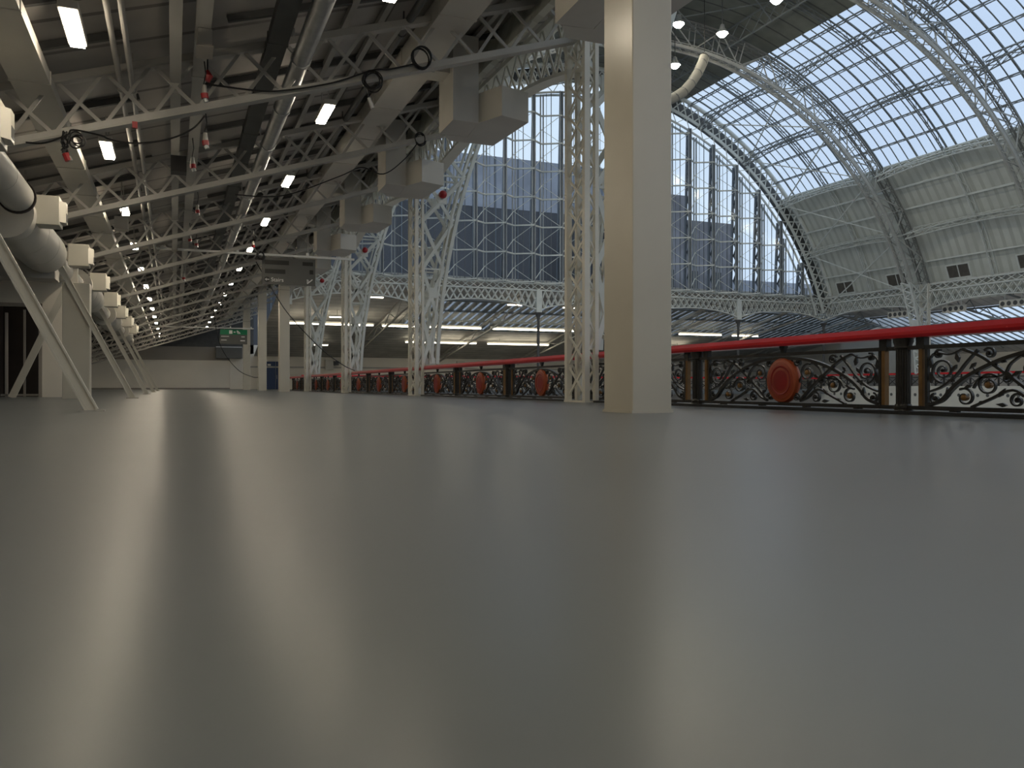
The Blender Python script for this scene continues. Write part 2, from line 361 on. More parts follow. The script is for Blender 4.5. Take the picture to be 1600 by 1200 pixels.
# ------------------------------------------------------------------ arch ribs and lattice columns (local origin at the foot)
def L(R, a, y): return V((CX-XN+R*math.cos(math.radians(a)), y, R*math.sin(math.radians(a))))
AC = math.degrees(math.asin(8.0/RI)); AO = math.degrees(math.asin(8.0/RO))
HD = .35
def lattice_column(label):
    t = thing('lattice_column', label, 'column', group='lattice columns along the balustrade')
    H = 8.0; m = MB()
    for x in (.03, .22):
        for y in (-HD, HD): m.bar((x, y, 0), (x, y, H), .10 if x < .1 else .07, .10, up=(0,1,0))
    n = 22
    for y in (-HD, HD): m.lattice(lerp((.03, y, .1), (.03, y, H), n), lerp((.22, y, .1), (.22, y, H), n), .03, .03, 'z')
    m.lattice(lerp((.03, -HD, .1), (.03, -HD, H), 14), lerp((.03, HD, .1), (.03, HD, H), 14), .045, .02, 'x', up=(1,0,0))
    m.lattice(lerp((.24, -HD, .1), (.24, -HD, H), 14), lerp((.24, HD, .1), (.24, HD, H), 14), .045, .02, 'x', up=(1,0,0))
    m.build('post', IRONC, t)
    MB().box(-.03, .28, -HD-.06, HD+.06, 0, .03).build('base_plate', IRONC, t)
    # leaning inner chord, a lattice strip following the arch
    c = MB(); n = 24; a_lo = math.degrees(math.asin(.95/RI))
    P = [L(RI, 180-(a_lo+(AC-a_lo)*i/n), 0) for i in range(n+1)]
    Pi = [L(RI+.16, 180-(a_lo+(AC-a_lo)*i/n), 0) for i in range(n+1)]
    for y in (-HD, HD):
        A = [V((p.x, y, p.z)) for p in P]; B = [V((p.x, y, p.z)) for p in Pi]
        c.path(A, .10, .10, up=(0,1,0)); c.path(B, .06, .07, up=(0,1,0))
    A = [V((p.x, -HD, p.z)) for p in P]; B = [V((p.x, HD, p.z)) for p in P]; c.lattice(A, B, .08, .03, 'z', up=(1,0,0))
    k = 13; c.add([A[k-1]+V((.02,0,0)), A[k+1]+V((.02,0,0)), B[k+1]+V((.02,0,0)), B[k-1]+V((.02,0,0)), A[k-1]-V((.01,0,0)), A[k+1]-V((.01,0,0)), B[k+1]-V((.01,0,0)), B[k-1]-V((.01,0,0))], [(0,1,2,3),(7,6,5,4),(0,4,5,1),(2,6,7,3)])
    c.build('leaning_chord', IRONW, t)
    # stem under the leaning chord to the kerb
    w = MB(); n = 5
    for y in (-HD, HD):
        A = [V((.22, y, z)) for z in [.95+(H-.95)*i/n for i in range(n+1)]]
        B = []
        for i in range(n+1):
            z = .95+(H-.95)*i/n; B.append(V((CX-XN-math.sqrt((RI+.1)**2-z*z), y, z)))
        w.lattice(A, B, .10, .04, 'x', up=(0,1,0))
        for i in (2, 4): w.bar(A[i], B[i], .05, .04, up=(0,1,0))
    w.build('cross_bracing', IRONW, t)
    for i in (1, 3):
        z = .95+(H-.95)*(i+.5)/n; xm = .22+(CX-XN-math.sqrt(RI**2-z*z)-.22)/2
        for y in (-HD, HD): MB().box(xm-.13, xm+.13, y-.03, y+.03, z-.15, z+.15).build('gusset', IRONW, t)
    return t
LC = ['pale lattice column in front, with its foot directly left of the big square pillar', 'pale lattice column with leaning chord, second of the row', 'pale lattice column with leaning chord, third of the row', 'pale lattice column with leaning chord, fourth and farthest of the row']
c0 = lattice_column(LC[0]); c0.location = (XN, COLY[0], 0)
for k in range(1, 4): copy_tree(c0, (XN, COLY[k], 0), LC[k])
for k in range(2, 5):
    y = 13.15+BAY*k
    if k == 4: continue
    o = copy_tree(c0, (XF, y, .3), 'pale lattice column across the nave under the %s arch rib' % ('farther' if k == 3 else 'nearer'), rz=PI)
    o.scale.z = (8.0-.3)/8.0; o['group'] = 'lattice columns of the far gallery'

def arch_rib(label):
    t = thing('arch_rib', label, 'arch rib', group='great arch ribs of the nave')
    n = 84; ang = [180-(AC+(180-2*AC)*i/n) for i in range(n+1)]; ango = [180-(AO+(180-2*AO)*i/n) for i in range(n+1)]
    for nm, R, AA, w in (('inner_chord', RI, ang, .11), ('outer_chord', RO, ango, .09)):
        c = MB()
        for y in (-HD, HD):
            P = [L(R, a, y) for a in AA]; c.path(P, .20 if nm[0] == 'i' else .10, w, up=(0,1,0))
            c.path([L(R+.22*(1 if nm[0] == 'i' else -1), a, y) for a in AA], .05, .05, up=(0,1,0))
            c.lattice(P[::1], [L(R+.22*(1 if nm[0] == 'i' else -1), a, y) for a in AA], .03, .02, 'z')
        c.lattice([L(R, a, -HD) for a in AA], [L(R, a, HD) for a in AA], .05, .03, 'x')
        c.build(nm, RIBL if nm[0] == 'i' else RIBP, t)
    w = MB()
    m = 30; I = [180-(AC+(180-2*AC)*i/m) for i in range(m+1)]; O = [180-(AO+(180-2*AO)*i/m) for i in range(m+1)]
    for y in (-HD, HD):
        w.lattice([L(RI, a, y) for a in I], [L(RO, a, y) for a in O], .075, .05, 'z', up=(0,1,0))
        for i in range(1, m+1, 1): w.bar(L(RI, I[i], y), L(RO, O[i], y), .05, .04, up=(0,1,0))
    w.build('web', RIBL, t)
    return t
r0 = arch_rib('great lattice arch rib springing from the second lattice column'); r0.location = (XN, COLY[1], 0)
copy_tree(r0, (XN, COLY[2], 0), 'great lattice arch rib at the right edge, third column line')
copy_tree(r0, (XN, COLY[3], 0), 'great lattice arch rib nearest the gable window, crossing beneath the dark crown')
copy_tree(r0, (XN, COLY[0], 0), 'great lattice arch rib springing from the lattice column beside the big pillar')

# secondary mid-bay ribs
def second_rib(label):
    t = thing('secondary_rib', label, 'roof rib', group='light ribs midway between the great arch ribs')
    for nm, a0, a1, mt in (('far_length', 41.2, 16, IRONW), ('crown_length', 180-41.2, 41.2, IRONG), ('near_length', 164, 180-41.2, IRONW)):  # crown length in darker grey: backlighting against the glazing painted in
        o = MB(); n = max(10, int(abs(a1-a0)*.62)); A = [a0+(a1-a0)*i/n for i in range(n+1)]
        for y in (-.16, .16): o.path([L(RS-.12, a, y) for a in A], .05, .06, up=(0,1,0))
        o.path([L(RS-.45, a, 0) for a in A], .05, .06, up=(0,1,0))
        for y in (-.16, .16): o.lattice([L(RS-.12, a, y) for a in A], [L(RS-.45, a, 0) for a in A], .03, .02, 'z')
        o.build(nm, mt, t)
    return t
s0 = second_rib('slim lattice rib on the glazing midway in the bay beside the gable window'); s0.location = (XN, COLY[3]+BAY/2, 0)
copy_tree(s0, (XN, COLY[2]+BAY/2, 0), 'slim lattice rib on the glazing, second bay from the gable window')
copy_tree(s0, (XN, COLY[1]+BAY/2, 0), 'slim lattice rib on the glazing, third bay from the gable window')

# main lattice purlins between ribs, with arched lower chord
def main_purlin(length, label, m_, boxy=False):
    o = MB(); n = 15
    T = [V((0, length*i/n, 0)) for i in range(n+1)]
    Bt = [V((0, length*i/n, -.42-.85*(abs(2*i/n-1)**2.2))) for i in range(n+1)]
    for x in (-.18, .18):
        o.path([p+V((x,0,0)) for p in T], .07, .10); o.path([p+V((x,0,0)) for p in Bt], .06, .07)
        o.lattice([p+V((x,0,0)) for p in T], [p+V((x,0,0)) for p in Bt], .035, .03, 'x')
    o.lattice([p+V((-.18,0,0)) for p in Bt], [p+V((.18,0,0)) for p in Bt], .04, .03, 'z')
    q = o.build('main_purlin', m_); return tag(q, label, 'lattice girder', 'arched lattice purlins spanning between the arch ribs')
protoD = {}
bays = [(COLY[3]+HD, YG-COLY[3]-HD-.3, 'end bay beside the gable window'), (COLY[2]+HD, BAY-2*HD, 'bay between the two visible far ribs'), (COLY[1]+HD, BAY-2*HD, 'bay at the right edge')]
for bi, (y0, ln, bl) in enumerate(bays):
    for ai, a in enumerate((29.2, 41.2, 53.2, 65.3, 114.7, 126.8)):
        if bi == 2 and a < 50: continue
        key = (round(ln, 2), a < 50); hs = ['lowest', 'second', 'third', 'fourth', 'fifth', 'sixth']
        lab = 'arched lattice purlin, %s up from the far side, %s' % (hs[ai], bl)
        if key not in protoD:
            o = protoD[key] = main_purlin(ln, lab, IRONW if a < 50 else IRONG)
        else: o = copy_tree(protoD[key], (0, 0, 0), lab)
        R_ = RS-.25; o.location = (CX+R_*math.cos(math.radians(a)), y0, R_*math.sin(math.radians(a)))
        o.rotation_euler = (0, math.radians(90-a), 0)

# girders with arched soffits (springing between columns), built along local x
def arcade_girder(length, zt, zmid, zend, label, group, mt=IRONW, post=True):
    t = thing('arcade_girder', label, 'lattice girder', group=group)
    n = 17; T = [V((length*i/n, 0, zt)) for i in range(n+1)]
    Bt = [V((length*i/n, 0, zmid-(zmid-zend)*(abs(2*i/n-1)**2.4))) for i in range(n+1)]
    c = MB(); c.path([p+V((0,0,.0)) for p in T], .32, .10); c.path(Bt, .30, .07); c.build('flange', mt, t)
    w = MB()
    for y in (-.10, .10): w.lattice([p+V((0,y,0)) for p in T], [p+V((0,y,0)) for p in Bt], .06, .025, 'x', up=(0,1,0))
    w.build('web', mt, t)
    u = MB(); n2 = 15; A = [V((length*i/n2, .0, zt+.05)) for i in range(n2+1)]; B = [V((length*i/n2, .0, zt+.48)) for i in range(n2+1)]
    u.path([p for p in B], .12, .07)
    u.lattice([p+V((0,-.10,0)) for p in A], [p+V((0,.04,0)) for p in B], .05, .03, 'x', up=(0,1,0))
    u.lattice([p+V((0,.10,0)) for p in A], [p+V((0,-.04,0)) for p in B], .04, .03, 'z', up=(0,1,0))
    u.build('zigzag_rail', mt, t)
    if post:
        MB().box(-.22, .22, -.2, .2, zend-.25, zt+.05).build('end_post', mt, t)
    return t
NB = 5; LB = (XF-.1-7.0)/NB
g0 = arcade_girder(LB, 7.42, 6.62, 5.95, 'x', 'arched lattice girders below the gable window')
gl = ['hidden behind the far pillars at its left end', 'behind the two middle lattice columns', 'just left of the big pillar', 'just right of the big pillar', 'rightmost, meeting the corner of the arch']
for k in range(NB):
    lab = 'arched lattice girder below the gable window, ' + gl[k]
    o = g0 if k == 0 else copy_tree(g0, (0,0,0)); o.location = (7.0+LB*k, YG, 0); o['label'] = lab
g1 = arcade_girder(BAY/1.0, 7.42, 6.62, 5.95, 'x', 'arched lattice girders over the far gallery', post=False)
for k in range(4):
    y = COLY[3]-BAY*k
    o = g1 if k == 0 else copy_tree(g1, (0,0,0))
    o.location = (XF, y+(BAY-.3 if k == 0 else BAY), 0); o.rotation_euler.z = -PI/2
    o['label'] = 'arched lattice girder over the far gallery, %s bay from the gable' % ['first', 'second', 'third', 'fourth'][k]
    if k == 3: break
g2 = arcade_girder(BAY, 7.42, 6.62, 5.95, 'x', 'arched lattice girders over the near balustrade', mt=IRONC, post=False)
for k in range(4):
    o = g2 if k == 0 else copy_tree(g2, (0,0,0)); o.location = (XN+.32, COLY[0]+BAY*(k-1), 0) ; o.rotation_euler.z = PI/2
    if k == 0: o.location.y = COLY[0]
    else: o.location.y = COLY[0]+BAY*(k) if k < 4 else 0
    o['label'] = 'arched lattice girder high above the near balustrade, %s bay beyond the big pillar' % ['first', 'second', 'third', 'fourth'][k]

# ------------------------------------------------------------------ gable window
gw = thing('window_1', 'huge arched gable window of zigzag glazing at the end of the nave', 'window', (0, YG, 0)); gw['kind'] = 'structure'
ZB = 7.95; RG = 22.45; PITCH = LB/4; FA = 1.28; DY = -.72
def ztop(x):
    q = RG**2-(x-CX)**2; return math.sqrt(q) if q > 0 else 0
pts = []; x = 7.0+.25
while x < XF:
    pts.append((x, 0.0)); pts.append((x+FA, DY)); x += PITCH
posts = MB(); gl_ = MB(); tr = MB(); br = MB(); wind = MB(); thin = MB()
STEP = 2.08
for i, (x, y) in enumerate(pts):
    zt = ztop(x)
    if zt < ZB+.3: continue
    posts.bar((x-.07, y, ZB), (x-.07, y, zt), .08, .09, up=(0,1,0)); posts.bar((x+.15, y, ZB), (x+.15, y, zt), .08, .09, up=(0,1,0))
    if i % 2 == 1:
        # dark wind truss behind each nose
        for q in (.12, .85): wind.bar((x+.10, y+q, ZB), (x+.10+.28*(q > .2), y+q, zt), .22, .12)
        kk = int((zt-ZB)/.52)
        for s_ in range(kk):
            z = ZB+s_*.52; a = (.12, .85) if s_ % 2 else (.85, .12)
            wind.bar((x+.1+.28*(a[0] > .2), y+a[0], z), (x+.1+.28*(a[1] > .2), y+a[1], z+.52), .14, .06)
    if i+1 < len(pts):
        x2, y2 = pts[i+1]; zt2 = ztop(x2)
        if zt2 < ZB+.3: continue
        zm = min(zt, zt2); gl_.add([(x, y+.05, ZB), (x2, y2+.05, ZB), (x2, y2+.05, zt2), (x, y+.05, zt)], [(0,1,2,3)])
        if i % 2 == 0:
            xm = (x+x2)/2; thin.bar((xm, (y+y2)/2, ZB), (xm, (y+y2)/2, ztop(xm)), .035, .05)
            xm = x+(x2-x)*.26; thin.bar((xm, y+(y2-y)*.26, ZB), (xm, y+(y2-y)*.26, ztop(xm)), .022, .03)
        z = ZB; k = 0
        while z < max(zt, zt2):
            if z < zm: tr.bar((x, y-.04, z), (x2, y2-.04, z), .12, .095)
            zn = z+STEP; mid = z+STEP/2
            if zn < zm:
                if i % 2 == 0:
                    br.bar((x, y-.06, mid), (x2, y2-.06, zn), .032); br.bar((x, y-.06, mid), (x2, y2-.06, z), .032)
                else: br.bar((x, y-.06, z), (x2, y2-.06, mid), .045)
            z = zn; k += 1
posts.build('mullions', MULL, gw); gl_.build('glazing', GLASS, gw); tr.build('transoms', IRONW, gw); br.build('bracing', IRONW, gw); wind.build('wind_trusses', STEELB, gw); thin.build('glazing_bars', STEELB, gw)
# gable arch
ga = thing('gable_arch', 'broad lattice arch framing the gable window', 'arch rib', (0, YG, 0))
def AG(R, y, n=90, a=16.5): return arc(R, 180-a, a, n, y)
m = MB(); m.tube(AG(RS-.1, -.35), .17, 8); m.build('outer_tube', IRONW, ga, smooth=True)
m = MB(); m.path(AG(23.35, -.3), .22, .1, up=(0,1,0)); m.path(AG(RG+.05, -.3), .14, .1, up=(0,1,0)); m.path(AG(RG+.05, .4), .14, .1, up=(0,1,0)); m.build('flanges', IRONW, ga)
m = MB(); m.lattice(AG(RS-.2, -.3, 84), AG(23.35, -.3, 84), .09, .04, 'x', up=(0,1,0)); m.lattice(AG(23.3, -.3, 84), AG(RG+.05, -.3, 84), .05, .04, 'z', up=(0,1,0)); m.build('web', IRONW, ga)
m = MB(); A = AG(RS-.1, .35); B = AG(23.5, .35)
for i in range(len(A)-1): m.add([A[i], A[i+1], B[i+1], B[i], A[i]+V((0,.1,0)), A[i+1]+V((0,.1,0)), B[i+1]+V((0,.1,0)), B[i]+V((0,.1,0))], [(0,1,2,3),(7,6,5,4),(1,0,4,5),(3,2,6,7)])
m.build('backing_plate', DARKG, ga)
# closing of the gable above the skin ends
# iron columns under the gable girder
def iron_column(label):
    t = thing('iron_column', label, 'column', group='slim dark iron columns under the gable girders')
    MB().lathe([(.16,0),(.16,.25),(.11,.3),(.10,5.2),(.14,5.3),(.12,5.4),(.22,5.6),(.30,5.72),(.30,5.78)], k=16).build('shaft', DARKG, t, smooth=True)
    return t
ic = None
IL = ['below the gable girder, hidden at far left', 'below the gable girder between the third and second lattice columns', 'below the gable girder just left of the nearest lattice column', 'below the gable girder, behind the big pillar', 'below the gable girder right of the big pillar', 'below the right corner of the gable arch']
for k in (1, 2, 4, 5):
    lab = 'slim dark iron column ' + IL[k]
    if ic is None: ic = iron_column(lab); o = ic
    else: o = copy_tree(ic, (0,0,0), lab)
    o.location = (7.0+LB*k, YG, 0)

# ------------------------------------------------------------------ outside buildings
def building(name, x0, x1, y0, y1, z1, mt, label, kids=()):
    t = thing(name, label, 'building', ((x0+x1)/2, (y0+y1)/2, -8))
    w = (x1-x0)/2; dd = (y1-y0)/2
    MB().box(-w, w, -dd, dd, 0, z1+8).build('walls', mt, t)
    return t, w, dd
t, w, dd = building('clad_building', -5, 62.0, 96, 118, 28.9, BUILD, 'large slate-blue clad building filling the left of the gable window')
m = MB()
for i in range(23): m.box(-w+i*3, -w+i*3+.12, -dd-.12, -dd, 10, 36.9)
m.build('cladding_seams', STEELB, t); MB().box(-w, w, -dd-.05, -dd, 30.5, 36.9).build('band', BUILD3, t)
t, w, dd = building('brick_building', 52, 63.6, 84, 94, 20.3, BUILD2, 'grey brick building seen through the gable window right of the pillar')
MB().box(-w, -w+5.0, -dd, dd, 28.3, 31.2).build('roof_block', BUILD2, t); MB().box(-w+5, -w+6, 0, 1, 28.3, 29.8).build('chimney', BUILD2, t)
m = MB()
for i in range(3): m.box(-w+2+i*3.4, -w+3.3+i*3.4, -dd-.05, -dd, 20, 22.2)
m.build('window', WPANE, t)
t, w, dd = building('low_building', 66, 96, 95.2, 106, 15.2, BUILD3, 'low pale grey building at the lower right of the gable window')
m = MB()
for i in range(5): m.box(-w+2+i*5, -w+4.4+i*5, -dd-.05, -dd, 17.4, 19.6)
m.build('window', SIGNW, t)

# ------------------------------------------------------------------ end gallery beyond the gable and far side gallery
def zend(y): return 8.3-.2*(y-YG)
er = thing('window_4', 'sloping boarded and glazed roof over the end gallery', 'roof'); er['kind'] = 'structure'
def patch(x0, x1, y0, y1): return [(x0,y0,zend(y0)),(x1,y0,zend(y0)),(x1,y1,zend(y1)),(x0,y1,zend(y1))]
slab(patch(7.05, XR, YG+.7, 62.0)).build('boarding', GALR, er)
slab(patch(7.05, 18, 62.0, YB)).build('boarding', GALR, er)
slab(patch(18, XR, 70.5, YB)).build('boarding', GALR, er)
g = MB(); a, b_, c, d_ = patch(18, XR, 62.0, 70.5); g.add([a,b_,c,d_], [(0,1,2,3)]); g.build('glazing', ROOFG, er)
m = MB(); x = 18.0
while x < XR: m.bar((x, 62.0, zend(62.0)-.05), (x, 70.5, zend(70.5)-.05), .46, .08); x += .75
for y in (62.0, 64.8, 67.6, 70.5): m.bar((18, y, zend(y)-.1), (XR, y, zend(y)-.1), .12, .16)
m.build('glazing_bars', IRONG, er)
def end_truss(label):
    t = thing('end_gallery_truss', label, 'roof truss', group='roof trusses over the end gallery')
    m = MB(); y0, y1 = .9, YB-YG-.1
    m.bar((0, y0, zend(YG+y0)-.3), (0, y1, zend(YG+y1)-.12), .16, .2); m.bar((0, y0, zend(YG+y0)-1.5), (0, y1, zend(YG+y1)-.5), .12, .14); m.build('chord', GALW, t)
    w = MB(); n = 12
    A = [V((0, y0+(y1-y0)*i/n, zend(YG+y0+(y1-y0)*i/n)-.3)) for i in range(n+1)]
    B = [V((0, A[i].y, (zend(YG+y0)-1.5)+(zend(YG+y1)-.5-zend(YG+y0)+1.5)*i/n)) for i in range(n+1)]
    w.lattice(A, B, .07, .05, 'z'); w.build('web', GALW, t); return t
et = end_truss('sloping roof truss over the end gallery, first from the left'); et.location = (7.0+LB, YG, 0)
for k in range(2, 7): copy_tree(et, (7.0+LB*k, YG, 0), 'sloping roof truss over the end gallery, %s from the left' % ['', 'first', 'second', 'third', 'fourth', 'fifth', 'sixth'][k])
# long fluorescent runs
def tube_run(x0, x1, y, z, label):
    t = thing('fluorescent_run', label, 'strip light', ((x0+x1)/2, y, z), group='long strip lights over the end gallery'); h = (x1-x0)/2
    MB().box(-h, h, -.045, .045, .02, .2).build('housing', WHITE, t); MB().box(-h+.1, h-.1, -.11, .11, -.07, .02).build('tube', LITE2, t)
    for sx in (-h*.6, h*.6): MB().bar((sx, 0, .2), (sx, 0, zend(y)-z-.02), .03).build('hanger', GALW, t)
    return t
zz = zend(67)-.85
for i, (a, b_) in enumerate(((8.2, 15.2), (15.8, 24.6), (25.4, 36.5), (37.5, 43.2), (44.6, 49.6), (50.8, 54))): tube_run(a, b_, 67, zz, 'long lit strip light in the upper row over the end gallery, %s from the left' % ['first', 'second', 'third', 'fourth', 'fifth', 'last'][i])
for i, (a, b_) in enumerate(((19.5, 26.5), (27.5, 34), (44, 50))): tube_run(a, b_, 73.5, zend(73.5)-.5, 'long lit strip light in the lower row over the end gallery, %s from the left' % ['first', 'second', 'last'][i])
for i, (px_, y) in enumerate(((13.8, 60.5), (12.2, 75), (25.2, 61.0), (30.2, 61.2), (39.0, 61), (12.0, 66))): 
    t = thing('short_striplight', 'short lit strip light over the end gallery, %s from the left' % ['second', 'first', 'fourth', 'fifth', 'last', 'third'][i], 'strip light', (px_, y, zend(y)-.55), group='short strip lights over the end gallery')
    MB().box(-.65, .65, -.08, .08, .02, .12).build('housing', WHITE, t); MB().box(-.6, .6, -.09, .09, -.05, .02).build('tube', LITE2, t)
    MB().bar((0, 0, .12), (0, 0, .53), .03).build('hanger', GALW, t)
for i, y in enumerate((50, 42, 34, 26)):
    t = thing('far_striplight', 'long lit strip light inside the far side gallery, %s from the gable' % ['first', 'second', 'third', 'fourth'][i], 'strip light', (60.5, y, 5.0), group='strip lights of the far side gallery')
    MB().box(-.10, .10, -3.2, 3.2, .02, .2).build('housing', WHITE, t); MB().box(-.11, .11, -3.1, 3.1, -.07, .02).build('tube', LITE2, t); MB().bar((0, 0, .2), (0, 0, .6), .03).build('hanger', GALW, t)
# wall heaters / speakers on the end wall
for i, x in enumerate((14.2, 27.8)):
    t = thing('wall_speaker', 'small pale box with a black speaker on the far white wall, %s one' % ('left' if i == 0 else 'right'), 'speaker', (x, YB-.35, 1.9))
    MB().box(-.5, .3, 0, .35, 0, 1.0).build('housing', WHITE, t); MB().box(.32, .75, -.25, .1, .45, .85).build('cabinet', DARKG, t); MB().bar((.3, .05, .6), (.4, 0, .6), .06).build('bracket', DARKG, t)
struct(MB().box(6.6, XR, YB-.12, YB, 2.05, 2.2).build('trim_5', GALW), 'horizontal dado rail along the far white wall')
# far side gallery
def zopp(x): return 8.0-.3*(x-XF)
fr = thing('window_5', 'sloping boarded and glazed roof over the far side gallery', 'roof'); fr['kind'] = 'structure'
def patch2(x0, x1, y0, y1): return [(x0,y0,zopp(x0)),(x1,y0,zopp(x1)),(x1,y1,zopp(x1)),(x0,y1,zopp(x0))]
slab(patch2(XF+.2, 57.6, YS, YG+.7)).build('boarding', GALR, fr); slab(patch2(65.6, XR+.1, YS, YG+.7)).build('boarding', GALR, fr)
g = MB(); g.add(patch2(57.6, 65.6, YS, YG+.7), [(0,1,2,3)]); g.build('glazing', ROOFG, fr)
m = MB(); y = 14.0
while y < YG: m.bar((57.6, y, zopp(57.6)-.05), (65.6, y, zopp(65.6)-.05), .14, .07); y += .75
for x in (57.6, 60.2, 62.9, 65.6): m.bar((x, YS, zopp(x)-.1), (x, YG, zopp(x)-.1), .1, .14)
m.build('glazing_bars', IRONG, fr)
m = MB()
for k in range(5):
    y = YG-.5-k*BAY/2*1.0
    m.bar((XF+.3, y, 6.6), (67.8, y, 3.9), .1, .12)
    for j in range(8):
        xa = XF+.8+j*1.8; m.bar((xa, y, 6.6-.175*(xa-XF)), (xa+.9, y, zopp(xa+.9)-.1), .05); m.bar((xa+1.8, y, 6.6-.175*(xa+1.8-XF)), (xa+.9, y, zopp(xa+.9)-.1), .05)
m.build('roof_trusses', IRONG, fr)
struct(MB().box(XR, XR+.2, YS, YB, 0, 3.6).prism([(XR, YG+.6), (XR+.2, YG+.6), (XR+.2, YB), (XR, YB)], 3.6, 8.3).build('wall_right', WALLW), 'cream outer wall of the far side gallery')
struct(MB().box(66.0, 66.3, YS, YG+10, -.05, 1.6).build('wall_partition', WALLT), 'taupe low partition in the far side gallery')
fb = thing('far_balustrade', 'distant red-topped balustrade of the far side gallery', 'balustrade', (52.1, 15, .3))
MB().box(-.12, .12, -40, 40.6, .86, 1.0).build('handrail', RED, fb)
m = MB()
for i in range(112): m.bar((0, -39.5+i*.72, 0), (0, -39.5+i*.72, .86), .09, .09); 
for i in range(112): m.bar((0, -39.5+i*.72, .08), (0, -38.78+i*.72, .62), .05, .04); m.bar((0, -39.5+i*.72, .62), (0, -38.78+i*.72, .08), .05, .04)
m.bar((0, -40, .66), (0, 40, .66), .06, .06); m.build('railing', BLACKI, fb)
fe = thing('end_balustrade', 'distant red-topped balustrade of the end gallery under the gable girders', 'balustrade', (29.8, YG-.35, 0))
MB().box(-22, 22, -.12, .12, .90, 1.04).build('handrail', RED, fe)
m = MB()
for i in range(61): m.bar((-21.9+i*.73, 0, 0), (-21.9+i*.73, 0, .9), .09, .09)
for i in range(60): m.bar((-21.9+i*.73, 0, .08), (-21.17+i*.73, 0, .62), .05, .04); m.bar((-21.9+i*.73, 0, .62), (-21.17+i*.73, 0, .08), .05, .04)
m.bar((-22, 0, .66), (22, 0, .66), .06, .06); m.build('railing', BLACKI, fe)
# fascia holes of the far gallery
m = MB()
for i in range(56): m.lathe([(.12, -.03), (.12, .0)], 'x', (51.9, 54.5-i*.75, -.35), 8)
m.build('fascia_holes', DARKG, bpy.data.objects['trim_3'])
# perforated lamp housings hanging under the far girders
for i, y in enumerate((48.85, 43.8, 39.2)):
    t = thing('lamp_housing', 'white box with four round holes under the far girders, %s' % ['leftmost', 'middle', 'rightmost'][i], 'lamp housing', (XF+.6, y, 5.72), group='four-hole boxes under the far girders')
    MB().box(-.1, .1, -.95, .95, 0, .5).build('box', WHITE, t)
    m = MB()
    for q in range(4): m.lathe([(.16, -.12), (.16, -.10)], 'x', (0, -.7+q*.466, .25), 12)
    m.build('aperture', DARKG, t)
    MB().bar((0, -.6, .5), (0, -.6, 1.3), .04).bar((0, .6, .5), (0, .6, 1.3), .04).build('hanger', IRONW, t)
# vent windows in the lower vault
for i, y in enumerate((54.0, 48.6, 43.1, 37.6)):
    a = 20.6; R_ = RS-.04; t = thing('vent_window', 'brown-paned vent window low in the vault boarding, %s from the gable' % ['first', 'second', 'third', 'fourth'][i], 'vent window', (CX+R_*math.cos(math.radians(a)), y, R_*math.sin(math.radians(a))), group='vent windows low in the vault')
    t.rotation_euler = (0, -math.radians(a), 0)
    MB().box(-.04, .02, -.88, .88, -.45, .45).build('pane', BROWNV, t)
    MB().box(-.09, .03, -.98, .98, -.56, -.45).box(-.09, .03, -.98, .98, .45, .52).box(-.09, .03, -.98, -.88, -.45, .45).box(-.09, .03, .88, .98, -.45, .45).box(-.08, .0, -.03, .03, -.45, .45).build('frame', IRONW, t)
# tie rods in the end bay
def tie(p, q, label):
    m = MB(); p = V(p); q = V(q); m.bar(p-p, q-p, .07); o = m.build('tie_rod', IRONW); o.location = p; tag(o, label, 'tie rod', 'crossed tie rods in the end bay of the vault')
def sk(a, y, R=23.6): return (CX+R*math.cos(math.radians(a)), y, R*math.sin(math.radians(a)))
ye, yc = YG-.6, COLY[3]+.4
for lo, hi, nm in ((17.5, 29, 'lowest'), (29, 41, 'second'), (41, 53, 'third'), (53, 65, 'fourth')):
    tie(sk(lo, yc), sk(hi, ye), 'tie rod in the end bay, %s panel, falling away from the gable' % nm); tie(sk(hi, yc), sk(lo, ye), 'tie rod in the end bay, %s panel, falling towards the gable' % nm)
# nave lamps
def nave_lamp(loc, label):
    t = thing('nave_lamp', label, 'lamp', loc, group='round high-bay lamps under the crown')
    MB().lathe([(.05,.55),(.12,.5),(.16,.3),(.34,.05),(.36,0),(.33,0),(.30,.03)], k=20).build('reflector', GALV, t, smooth=True)
    MB().lathe([(.02,-.22),(.16,-.18),(.26,-.08),(.29,.02),(.02,.03)], k=20).build('lit_lens', NLITE, t, smooth=True)
    zt = math.sqrt(RS**2-(loc[0]-CX)**2)-loc[2]; MB().bar((0,0,.5), (0,0,zt), .04).build('drop_rod', DARKG, t)
for l_, lab in (((26.7, 40.1, 21.0), 'round bright lamp beside the top of the big pillar, upper one'), ((29.8, 40.2, 21.0), 'round bright lamp under the dark crown, middle one'), ((29.7, 45.0, 20.85), 'round bright lamp beside the top of the big pillar, lower one'), ((29.9, 35.6, 21.0), 'round bright lamp at the top edge of the picture')): nave_lamp(l_, lab)
for yy in (30, 24, 18, 12, 6, 0, -6, -12, -18): nave_lamp((29.8, yy, 21.0), 'round lamp of the crown row outside the picture')
